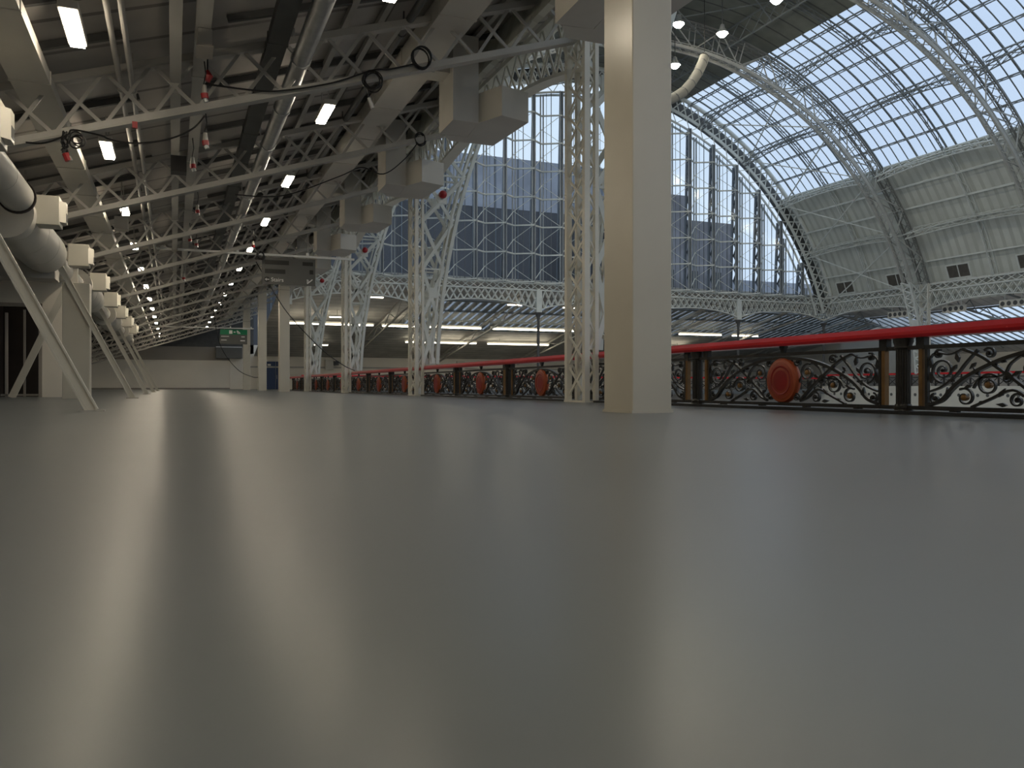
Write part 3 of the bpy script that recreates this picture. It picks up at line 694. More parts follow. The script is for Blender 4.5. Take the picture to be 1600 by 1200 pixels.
# crown truss lacing beneath the dark crown
m = MB()
for sx in (-4.6, 4.6):
    x = CX+sx; zt = math.sqrt((RS-.15)**2-sx*sx); A = [V((x, 12+1.35*i, zt)) for i in range(33)]; B = [V((x, 12+1.35*i, zt-1.2)) for i in range(33)]
    m.path(A, .08, .08); m.path(B, .08, .08); m.lattice(A, B, .05, .04, 'x')
for k in range(9):
    y = 14+BAY/2*k
    if y > YG-1: break
    m.bar((CX-4.6, y, math.sqrt((RS-.15)**2-21)), (CX+4.6, y+BAY/2, math.sqrt((RS-.15)**2-21)-1.2), .06); m.bar((CX+4.6, y, math.sqrt((RS-.15)**2-21)), (CX-4.6, y+BAY/2, math.sqrt((RS-.15)**2-21)-1.2), .06)
tag(m.build('crown_bracing', IRONG), 'grey lattice bracing running under the dark crown of the vault', 'lattice bracing')
# curved segmented tube hanging by the pillar
m = MB(); P = [(26.42, 40, 16.75), (27.0, 40, 17.15), (27.5, 40, 17.7), (27.95, 40, 18.35), (28.28, 40, 19.0), (28.42, 40, 19.35)]
P = [(25.6, 40, 16.35)]+P
m.tube([tuple(V(p)-V(P[0])) for p in P], .29, 12)
ct = thing('curved_speaker_array', 'curved pale segmented array hanging in the nave beside the big pillar', 'speaker array', P[0])
m.build('body', mat('array_cloth', (.24, .23, .20), .9), ct, smooth=True)
m = MB()
for i in range(1, 7):
    a = V(P[i])-V(P[0]); m.tube([a-V((.02,0,.02)), a+V((.02,0,.02))], .30, 12)
m.build('segment_band', DARKG, ct); MB().bar(tuple(V(P[-1])-V(P[0])), (2.8, 0, math.sqrt(RS**2-1.2**2)-P[0][2]), .03).build('cable', CABLE, ct)

# ------------------------------------------------------------------ big square pillars
def pillar(x, y, w, d_, top, label):
    t = thing('square_pillar', label, 'pillar', (x, y, 0), group='square boxed pillars of the gallery')
    MB().box(0, w, 0, d_, 0, top).build('casing', PILLAR, t, bevel=.012)
    m = MB(); zc = 5.22; m.box(-.006, w+.006, -.006, d_+.006, zc, zc+.012); m.build('casing_joint', WALLD, t)
    MB().box(-.012, w+.012, -.012, d_+.012, 0, .03).build('foot_trim', PILLAR, t)
    return t
pillar(4.43, 7.5, .48, .62, zroof(4.43)-.05, 'large cream square pillar in the foreground beside the red handrail')
for i, y in enumerate((43.6, 55.0, 66.0)): pillar(5.0 if i < 2 else 4.9, y, .50, .60, zroof(4.9), ['cream square pillar under the hanging stairs sign, right one', 'cream square pillar under the hanging stairs sign, left one', 'greyish square pillar farthest away beside the green exit sign'][i])
pillar(-2.36, 21.3, .56, .45, 2.66, 'cream square pillar at the left beside the dark doorway')

# ------------------------------------------------------------------ gallery roof trusses
def gallery_truss(label):
    t = thing('gallery_truss', label, 'roof truss', group='inclined trusses under the gallery ceiling')
    x0, x1 = XL+.1, 6.6; zb = lambda x: 4.31+.323*x; zt = lambda x: 5.08+.323*x
    m = MB()
    for y in (-.07, .07): m.bar((x0, y, zb(x0)), (x1, y, zb(x1)), .06, .085)
    m.bar((x0, 0, zb(x0)-.06), (x1, 0, zb(x1)-.05), .19, .02); m.build('bottom_chord', GALW, t)
    m = MB()
    for y in (-.07, .07): m.bar((x0, y, zt(x0)), (x1, y, zt(x1)), .06, .085)
    m.bar((x0, 0, zt(x0)-.06), (x1, 0, zt(x1)-.05), .19, .02); m.build('top_chord', GALW, t)
    m = MB(); n = 22
    A = [V((x0+(x1-x0)*i/n, 0, zb(x0+(x1-x0)*i/n))) for i in range(n+1)]; B = [V((p.x, 0, zt(p.x))) for p in A]
    m.lattice(A, B, .05, .04, 'x', up=(0,1,0)); m.build('web', GALW, t)
    return t
gt = gallery_truss('inclined white truss under the gallery ceiling, nearest, carrying two cable coils'); gt.location = (0, 13.15, 0)
ty = [13.15+BAY/2*k for k in range(13)]
for k, y in enumerate(ty[1:], 1):
    if y < YB-1: copy_tree(gt, (0, y, 0), 'inclined white truss under the gallery ceiling, %s from the camera' % ORD[k])
copy_tree(gt, (0, 13.15-BAY/2, 0), 'inclined white truss nearer than the one with coiled cables')
# ceiling battens (dark purlins running across) and white lengthwise members
def lengthwise(name, x, z, w, h, mt, label, cat, y0=2, y1=YB-.2, rnd=False):
    m = MB()
    if rnd: m.tube([(0, 0, 0), (0, y1-y0, 0)], w/2, 12)
    else: m.box(-w/2, w/2, 0, y1-y0, -h/2, h/2)
    t = thing(name, label, cat, (x, y0, z)); m.build('run', mt, t, smooth=rnd)
    yy = 1.2
    while yy < y1-y0-1 and name != 'ceiling_batten':
        j = MB()
        if rnd: j.tube([(0, yy, 0), (0, yy+.07, 0)], w/2+.018, 12)
        else: j.box(-w/2-.012, w/2+.012, yy, yy+.05, -h/2-.012, h/2+.012)
        j.build('joint_collar', mt, t); yy += 2.35 if w > .2 and yy < 30 else 5.2
    yy = 13.15-BAY/2-y0+.3
    while yy < y1-y0-1 and name != 'ceiling_batten': MB().bar((0, yy, h/2 if not rnd else w/2), (0, yy, zroof(x)-z+.02), .025).build('hanger', mt, t); yy += BAY/2
    return t
lengthwise('flat_duct', -1.78, 4.42, .48, .16, DUCTW, 'broad flat white duct running away along the left of the ceiling', 'duct')
lengthwise('conduit_pipe', -.73, 4.72, .075, .075, GALW, 'left one of two thin white pipes side by side under the ceiling', 'pipe', rnd=True)
lengthwise('conduit_pipe', -.57, 4.72, .075, .075, GALW, 'right one of two thin white pipes side by side under the ceiling', 'pipe', rnd=True)
lengthwise('conduit_pipe', .02, 4.80, .15, .1, GALW, 'single flat white conduit running away under the ceiling', 'pipe')
lengthwise('cable_tray', .36, 5.10, .20, .10, GALW, 'ribbed cable tray with hanging sockets beneath', 'cable tray')
lengthwise('cable_duct', 1.42, 5.42, .28, .16, DARKG, 'dark rectangular duct beside the round shiny pipe', 'duct')
lengthwise('round_pipe', 1.76, 5.18, .27, .27, GALV, 'shiny round spiral pipe running the length of the ceiling', 'pipe', rnd=True)
lengthwise('box_duct', 4.22, 6.38, .62, .34, DUCTW, 'large taupe box duct running away above the hanging white bulkheads', 'duct')
lengthwise('round_pipe', 3.55, 6.25, .13, .13, DARKG, 'thin dark pipe beside the large box duct', 'pipe', rnd=True)
for i, x in enumerate((-4.3, -3.1, 2.55, 3.15, 5.4)):
    lengthwise('ceiling_batten', x, zroof(x)-.10, .09, .10, GALW, 'thin batten fixed to the ceiling boards, %s from the left' % ['first', 'second', 'third', 'fourth', 'fifth'][i], 'batten')
m = MB(); y = 3.0
while y < YB-1:
    for (xa, xb) in ((-6.5, -.2), (.2, 6.4)):
        a = xa+random.random()*.8; b_ = xb-random.random()*.8
        m.bar((a, y, zroof(a)-.07), (b_, y, zroof(b_)-.07), .07, .10)
    y += 1.36
struct(m.build('trim_6', DARKG), 'dark cross purlins fixed under the gallery ceiling')

# luminaires
def luminaire(label, group):
    t = thing('luminaire', label, 'ceiling light', group=group)
    MB().box(-.105, .105, -.56, .56, .0, .10).build('housing', DUCTW, t, bevel=.01)
    MB().box(-.08, .08, -.52, .52, -.035, .0).build('diffuser', LITE, t)
    MB().bar((-.0, -.35, .1), (0, -.35, .5), .02).bar((0, .35, .1), (0, .35, .5), .02).build('hanger', GALW, t)
    return t
l0 = None
for k in [0,1,2,3,4,5,6,7,8,9,10,11,12,-1,-2,-3,-4,-5]:
    y = 10.95+BAY/2*k
    lab = 'ceiling light of the left row behind the camera' if k < 0 else 'bright oblong ceiling light in the left row, %s from the camera' % ORD[k]
    o = luminaire(lab, 'left row of gallery ceiling lights') if l0 is None else copy_tree(l0, (0,0,0), lab)
    l0 = l0 or o; o.location = (-1.1, y, 4.50)
l1 = None
for k in [0,1,2,3,4,5,6,7,8,9,10,11,12,-1,-2,-3,-4,-5]:
    y = 10.1+BAY/2*k
    lab = 'ceiling light of the middle row behind the camera' if k < 0 else 'bright oblong ceiling light in the middle row, %s from the camera' % ORD[k]
    o = copy_tree(l0, (0,0,0), lab); o['group'] = 'middle row of gallery ceiling lights'
    o.location = (2.6, y, 5.35)

# ------------------------------------------------------------------ white bulkhead duct boxes above the balustrade
def bulkhead(label):
    t = thing('duct_bulkhead', label, 'duct box', group='white duct boxes hanging above the balustrade')
    A = [(4.86, 14.8), (5.37, 14.8), (5.45, 15.7), (4.88, 15.75)]
    MB().prism(A, 5.3, zroof(4.9)-.05-0).build('vertical_box', DUCTW, t)
    B = [(5.37, 14.8), (5.62, 14.22), (6.24, 14.42), (6.16, 16.1), (5.2, 16.1), (5.0, 15.76), (5.46, 15.7)]
    MB().prism(B, 5.3, 5.86).build('outlet_box', DUCTW, t)
    MB().box(4.3, 4.95, 15.0, 15.5, 6.25, 6.55).build('duct_link', DUCTW, t)
    MB().prism([(5.42, 14.795), (5.44, 14.795), (5.44, 14.80), (5.42, 14.80)], 5.4, 5.8).build('seam', GALW, t)
    return t
b0 = bulkhead('white duct box above the balustrade, largest clear one left of the big pillar'); b0.location = (0, 0, 0)
BL = {-1: 'white duct box wrapped around the top of the big pillar', 1: 'white duct box above the balustrade, second beyond the big pillar', 2: 'white duct box above the balustrade, third beyond the big pillar', 3: 'white duct box above the balustrade, fourth beyond the big pillar', 4: 'white duct box above the balustrade, fifth, just over the stairs sign', 5: 'white duct box above the balustrade, sixth beyond the big pillar'}
for k, lab in BL.items(): copy_tree(b0, (0, 5.03*k*1.06 if k > 0 else -5.4, 0), lab)

# ------------------------------------------------------------------ left side: leaning struts, round ducts, outlets
def strut(label):
    t = thing('leaning_strut', label, 'strut', group='white steel struts leaning over the left side')
    p, q = V((0,0,0)), V((-1.95, 0, 3.9)); m = MB(); up = (0,1,0)
    d_ = (q-p).normalized(); s_ = V((d_.z, 0, -d_.x))
    m.bar(p, q, .11, .02, up=up)                       # web
    for sg in (-1, 1): m.bar(p+s_*.055*sg, q+s_*.055*sg, .02, .08, up=up)
    m.build('channel', WHITE, t); MB().box(-.13, .13, -.12, .12, 0, .015).build('base_plate', GALW, t)
    return t
st = strut('long white strut leaning left, nearest the camera'); st.location = (-.85, 10.4, 0)
for k in range(1, 5): copy_tree(st, (-.9, 10.4+BAY*k, 0), 'long white strut leaning left, %s from the camera' % ORD[k])
t = thing('brace_strut', 'white flat brace rising to the right in front of the dark doorway', 'strut', (-3.72, 23.6, 0)); MB().bar((0,0,0), (1.25,0,2.9), .16, .06, up=(0,1,0)).build('bar', WHITE, t)
t = thing('brace_strut', 'thin grey brace at the far left edge against the white wall', 'strut', (-4.15, 23.9, 0)); MB().bar((0,0,0), (-.9,0,1.9), .05, .05).build('bar', GALW, t)
# main round duct
def round_duct(y0, y1, r_, x, z, label, rim=True):
    t = thing('round_duct', label, 'duct', (x, y0, z), group='fat white round ducts along the left side')
    m = MB(); ln = y1-y0; m.tube([(0,0,0), (0,ln,0)], r_, 28); m.build('tube', DUCTW, t, smooth=True)
    s_ = MB(); yy = .4
    while yy < ln-.1: s_.tube([(0, yy, 0), (0, yy+.02, 0)], r_+.003, 28); yy += 1.5
    s_.build('spiral_seam', DUCTW, t, smooth=True)
    if rim: MB().tube([(0, ln-.02, 0), (0, ln+.06, 0)], r_+.03, 28).build('end_rim', WALLD, t, smooth=True)
    zh = zroof(x)-z; MB().bar((0, ln*.5, r_-.01), (0, ln*.5, zh+.02), .03).build('hanger', GALW, t)
    return t
round_duct(5.0, 16.0, .26, -2.45, 3.48, 'round white duct entering at the left edge, ending in a dark rim')
def big_duct(y0, label):
    t = round_duct(y0, y0+4.6, .46, -2.7, 3.28, label, rim=False)
    m = MB(); m.tube([(0,4.6,0),(0,4.9,0),(0,5.35,0)], [.46,.44,.26], 28); m.build('reducer_cone', DUCTW, t, smooth=True)
    MB().tube([(0,5.35,0),(0,10.9,0)], .26, 24).build('narrow_tube', DUCTW, t, smooth=True)
    MB().tube([(0,10.75,0),(0,10.83,0)], .28, 24).build('end_rim', WALLT, t, smooth=True)
for i, y0 in enumerate((16.35, 27.25, 38.1, 49.0)): big_duct(y0, 'fat white round duct with a cone reducer, %s from the camera' % ORD[i])
# outlet boxes
def outlet(label):
    t = thing('duct_outlet', label, 'duct outlet', group='square white outlets on the round ducts')
    MB().box(-.28, .16, -.24, .24, -.27, .25).build('box', WHITE, t, bevel=.01)
    MB().prism([(.15, -.2), (.25, -.10), (.25, .14), (.15, .2)], -.2, .17).build('nozzle', WHITE, t)
    MB().box(.245, .255, -.08, .12, -.16, -.02).build('grille', DARKG, t)
    return t
o0 = outlet('white square duct outlet on the round duct, just beyond its dark rim'); o0.location = (-2.05, 16.9, 3.42)
for k in (-1, 1, 2, 3, 4, 5, 6): copy_tree(o0, (-2.05, 16.9+BAY/2*k, 3.42), 'white square duct outlet cut by the left edge of the picture' if k < 0 else 'white square duct outlet on the left round duct, %s from the camera' % ORD[k+1])
# dark rectangular duct above the doorway
t = thing('rectangular_duct', 'dark grey rectangular duct above the doorway at the left', 'duct', (-4.6, 21.6, 2.72)); MB().box(-1.6, 2.1, -.4, .4, 0, .55).build('body', GALW, t); MB().box(-1.7, 2.2, -.45, .45, .55, .60).build('flange', DUCTW, t)
MB().bar((-1, 0, .6), (-1, 0, zroof(-5.6)-2.72+.02), .04).bar((1.4, 0, .6), (1.4, 0, zroof(-3.2)-2.72+.02), .04).build('hanger', GALW, t)

# ------------------------------------------------------------------ white crossing bars with signs
def crossbar(x0, x1, y, z, label):
    t = thing('crossing_bar', label, 'bar', ((x0+x1)/2, y, z)); h = (x1-x0)/2; m = MB(); m.bar((-h, 0, 0), (h, 0, 0), .07, .07); m.build('bar', SIGNW, t)
    g = MB()
    for q in (-.75, -.1, .55, .95): g.lathe([(.05, .035), (.05, .13)], 'z', (h*q, 0, 0), 10)
    for q in (-.75, .55): xx = h*q; 
    g.build('clamp', SIGNW, t); 
    d_ = MB()
    for q in (-.75, .55):
        xx = (x0+x1)/2+h*q; d_.bar((h*q, 0, .1), (h*q, 0, zroof(xx)-z+.02), .02)
    d_.build('drop_wire', GALW, t)
crossbar(-1.28, 5.95, 29.4, 4.8, 'thin white horizontal bar crossing the gallery above the stairs sign')
crossbar(-1.75, 5.3, 62, 4.42, 'thin white horizontal bar far away above the green exit sign')
def txt(body, size, loc, parent, mt=SIGNW, name='lettering', rx=PI/2):
    c = bpy.data.curves.new(name, 'FONT'); c.body = body; c.size = size; c.extrude = .004; c.materials.append(mt)
    tmp = bpy.data.objects.new(name, c); COL.objects.link(tmp); bpy.context.view_layer.update()
    me = bpy.data.meshes.new_from_object(tmp.evaluated_get(bpy.context.evaluated_depsgraph_get())); bpy.data.objects.remove(tmp)
    o = bpy.data.objects.new(name, me); COL.objects.link(o); o.parent = parent; o.location = loc; o.rotation_euler = (rx, 0, 0); return o
sg = thing('hanging_sign', 'grey hanging sign reading Stairs with a left arrow and blanked-out lines', 'sign', (2.78, 29.4, 3.79))
MB().box(0, 1.80, -.02, .02, 0, .93).build('board', SIGNG, sg)
for q in ((.10, .90, .68, .83), (.10, .78, .37, .52), (1.36, 1.72, .69, .82), (1.60, 1.73, .40, .55)): MB().box(q[0], q[1], -.028, -.02, q[2], q[3]).build('cover_strip', SIGND, sg)
MB().lathe([(.095, -.03), (.095, -.02)], 'y', (.17, 0, .16), 20).build('arrow_disc', SIGND, sg)
m = MB(); m.add([(.09, -.034, .16), (.16, -.034, .21), (.16, -.034, .11), (.09,-.031,.16),(.16,-.031,.21),(.16,-.031,.11)], [(0,2,1),(3,4,5),(0,1,4,3),(1,2,5,4),(2,0,3,5)]); m.box(.15, .245, -.034, -.031, .145, .175); m.build('arrow', SIGNW, sg)
txt('Stairs', .19, (.30, -.03, .10), sg)
m = MB(); m.bar((1.52, -.03, .07), (1.70, -.03, .22), .035, .01, up=(0,1,0)); m.bar((1.52, -.03, .07), (1.52, -.03, .20), .02, .01, up=(0,1,0)); m.bar((1.50, -.03, .20), (1.56, -.03, .20), .02, .01, up=(0,1,0)); m.bar((1.56,-.03,.19),(1.56,-.03,.12),.02,.01,up=(0,1,0)); m.build('stairs_symbol', SIGNW, sg)
MB().bar((.3,0,.93),(.3,0,1.0),.02).bar((1.5,0,.93),(1.5,0,1.0),.02).build('hanger', GALW, sg)
es = thing('exit_sign', 'green exit sign with white running figure and arrow, grey board below', 'sign', (3.0, 61.95, 3.28))
MB().box(.02, 1.85, -.03, .03, .68, 1.04).build('green_board', GREEN, es); MB().box(0, 1.85, -.025, .025, 0, .68).build('lower_board', SIGNG, es)
m = MB(); m.box(.62, .84, -.04, -.03, .74, .98); m.box(.93, 1.05, -.04, -.03, .82, .90); m.bar((1.15, -.035, .97), (1.36, -.035, .78), .07, .01, up=(0,1,0)); m.bar((1.15, -.035, .92), (1.20, -.035, .78), .05, .01, up=(0,1,0)); m.bar((1.2,-.035,.77),(1.38,-.035,.77),.05,.01,up=(0,1,0)); m.build('pictogram', SIGNW, es)
m = MB(); m.box(.08, .62, -.035, -.025, .52, .57); m.box(.08, .46, -.035, -.025, .26, .31); m.box(1.45, 1.68, -.035, -.025, .50, .56); m.box(1.38, 1.70, -.035, -.025, .22, .29); m.build('print_lines', SIGNW, es)
MB().bar((.3,0,1.04),(.3,0,1.12),.03).bar((1.5,0,1.04),(1.5,0,1.12),.03).build('hanger', GALW, es)
t = thing('wall_cabinet', 'dark grey cabinet box mounted high on the end wall under the exit sign', 'cabinet', (4.3, YB-.7, 2.9)); MB().box(-.7, 1.6, 0, .7, 0, 1.0).build('body', SIGNG, t); MB().box(-.7, 1.6, -.04, .0, 1.0, 1.08).build('lid', SIGNW, t)

# ------------------------------------------------------------------ cables, coils and hanging sockets
def smooth_path(P, sub=6):
    P = [V(p) for p in P]; out = []
    for i in range(len(P)-1):
        p0 = P[max(i-1,0)]; p1 = P[i]; p2 = P[i+1]; p3 = P[min(i+2,len(P)-1)]
        for k in range(sub):
            t = k/sub; out.append(.5*((2*p1)+(p2-p0)*t+(2*p0-5*p1+4*p2-p3)*t*t+(3*p1-p0-3*p2+p3)*t**3))
    out.append(P[-1]); return out
def cable(P, r_, label, name='power_cable', group=None):
    o0 = V(P[0]); m = MB(); m.tube([p-o0 for p in smooth_path(P)], r_, 6); o = m.build(name, CABLE, smooth=True); o.location = o0; return tag(o, label, 'cable', group)
def coil(c, R, label, n=5, tail=None):
    m = MB()
    for k in range(n):
        rr = R*(1-.06*random.random()); ox, oz = random.uniform(-.03,.03), random.uniform(-.045,.03)
        ph = random.random()*6; ty_ = random.uniform(-.05,.05)
        m.tube([(ox+rr*.95*math.cos(t*PI/12+ph), ty_+.03*math.sin(t*PI/12), oz+rr*math.sin(t*PI/12+ph)) for t in range(25)], .011, 6)
    o = m.build('cable_coil', CABLE, smooth=True); o.location = c; return tag(o, label, 'cable coil')
YC = 12.98
cable([(.42, YC, 4.74), (1.14, YC, 4.74), (1.57, YC, 4.80), (2.3, YC, 5.02), (2.91, YC, 5.30), (3.2, YC, 5.36), (3.64, YC, 5.52)], .014, 'black cable draped along the nearest truss between red socket and coils')
coil((2.91, YC, 5.13), .145, 'black cable coil hanging on the nearest truss, left and lower one')
coil((3.72, YC, 5.62), .17, 'black cable coil hanging on the nearest truss, right and upper one')
t = thing('cable_plug', 'small dark plug dangling below the left cable coil', 'plug', (2.86, YC, 4.72)); MB().tube([(-.02,0,.28),(0,0,.14)], .008, 6).build('lead', CABLE, t); MB().tube([(0,0,.14),(.06,0,-.02)], .028, 10).build('plug_body', GALV, t)
cable([(-1.88, YC, 3.62), (-1.65, YC, 3.64), (-1.38, YC, 3.78), (-1.30, YC, 3.86), (-.95, YC, 3.82), (-.84, YC, 3.78), (-.53, YC, 3.76), (-.1, YC, 3.86), (.24, YC, 4.05), (.42, YC, 4.27)], .013, 'black cable sagging from the left bundle to the hanging sockets')
coil((-1.26, YC, 3.72), .085, 'small black cable loop beside the bundled socket on the left', 3)
t = thing('socket_bundle', 'tangled black cable bundle with a red and white socket at the upper left', 'socket', (-1.40, YC, 3.50))
m = MB()
for k in range(7): m.tube([(random.uniform(-.05,.05), random.uniform(-.03,.03), .32-.05*j+random.uniform(-.01,.01)) for j in range(7)], .012, 5)
m.build('cable_tangle', CABLE, t); MB().tube([(0,0,.02),(.04,0,-.08)], .045, 10).build('socket_body', SOCK, t); MB().tube([(.04,0,-.02),(.07,0,-.08)], .03, 8).build('socket_cap', SOCKW, t)
def socket(loc, label, s_=1):
    t = thing('hanging_socket', label, 'socket', loc, group='hanging red and white sockets')
    MB().tube([(0,0,.48*s_),(.02,0,.3*s_),(-.01,0,.14*s_)], .01, 6).build('lead', CABLE, t)
    MB().tube([(0,0,.14*s_),(0,0,.02*s_)], [.03*s_,.045*s_], 10).build('socket_top', SOCKW, t)
    MB().tube([(0,0,.02*s_),(.01,0,-.05*s_)], .052*s_, 10).build('socket_ring', SOCK, t)
    MB().tube([(.01,0,-.05*s_),(.03,0,-.10*s_)], .035*s_, 10).build('socket_cap', GALV, t)
    return t
HS = [((.40, 12.6, 4.45), 'red and white socket hanging from the cable tray, nearest'), ((.44, 13.4, 4.0), 'red socket hanging just below the nearest red and white one'), ((.30, 15.5, 4.15), 'red and white socket hanging from the tray, third from the camera'), ((.50, 20.5, 4.35), 'red socket hanging from the tray, fourth from the camera'), ((.42, 25.5, 4.5), 'red socket hanging from the tray, fifth from the camera'), ((.60, 25.9, 4.45), 'red socket hanging from the tray, just right of the fifth'), ((2.25, 26.5, 4.6), 'red socket hanging beside the shiny round pipe'), ((.30, 30.5, 4.0), 'red and white socket hanging lowest, far down the tray')]
for l_, lab in HS: socket(l_, lab)
t = thing('red_junction', 'red plug fixed at the start of the black cable on the nearest truss', 'plug', (.45, 12.8, 4.72)); MB().tube([(0,0,.0),(.02,0,.08),(0,0,.16)], [.035,.06,.02], 10).build('plug_body', SOCK, t); MB().tube([(0,0,.16),(.0,0,.4)], .012, 6).build('lead', CABLE, t)
t = thing('junction_box', 'pale yellowish junction box below the cable tray', 'junction box', (.38, 11.9, 4.82)); MB().box(-.09,.09,-.2,.2,0,.22).build('box', SOCKW, t); MB().box(-.11,.11,-.22,.22,-.03,.0).build('lid', WALLT, t)
t = thing('junction_box', 'pale yellowish box below the third ceiling light of the left row', 'junction box', (-1.12, 21.0, 3.88)); MB().box(-.14,.14,-.2,.2,0,.28).build('box', SOCKW, t); MB().bar((0,0,.28),(0,0,1.15),.03).build('hanger', GALW, t)
t = thing('junction_box', 'black box hanging below the ceiling beside the flat conduit', 'junction box', (.08, 17.0, 4.35)); MB().box(-.14,.14,-.15,.15,0,.3).build('box', CABLE, t); MB().bar((0,0,.3),(0,0,.47),.03).build('hanger', GALW, t)
cable([(3.05, 34.6, 5.28), (3.45, 33.6, 4.3), (4.1, 33, 3.11), (5.33, 33, 1.80), (6.33, 33.5, 1.14), (6.9, 34, .93)], .018, 'black cable sweeping down from the stairs sign to the red handrail')
cable([(2.1, 51.1, 4.97), (2.35, 51.1, 3.2), (2.8, 52, 2.2), (3.7, 53.5, 1.25), (4.6, 54.8, .88), (5.01, 55.3, .85)], .02, 'black cable sagging down to the greyish far pillar')
coil((5.28, 18.5, 6.0), .14, 'black cable coil on the second truss left of the duct boxes', 4)
cable([(1.2, 18.45, 4.35), (2.2, 18.45, 4.42), (3.4, 18.45, 4.95), (3.9, 18.45, 5.2), (4.4, 18.45, 5.1), (4.9, 18.45, 5.5), (5.2, 18.45, 5.9)], .013, 'black cable sagging along the second truss')
coil((2.72, 29.1, 4.72), .12, 'black cable coil at the left end of the stairs sign', 4)
t = thing('cable_clip', 'red clip fixed on the nearest truss chord above the left light row', 'clip', (-.52, 13.0, 3.98)); MB().box(-.035,.035,-.03,.03,0,.09).build('clip_body', SOCK, t)
# red balls on the column bracing
for y, lab in ((COLY[1], 'red ball on the bracing of the second lattice column'), (COLY[2], 'red ball on the bracing of the third lattice column'), (COLY[3], 'red ball on the bracing of the fourth lattice column')):
    m = MB(); m.lathe([(.01,-.12),(.07,-.1),(.11,-.05),(.12,0),(.11,.05),(.07,.1),(.01,.12)], k=16); o = m.build('red_ball', SOCK, smooth=True); o.location = (7.42, y-HD-.1, 6.0); tag(o, lab, 'red marker', 'red balls on the lattice columns')
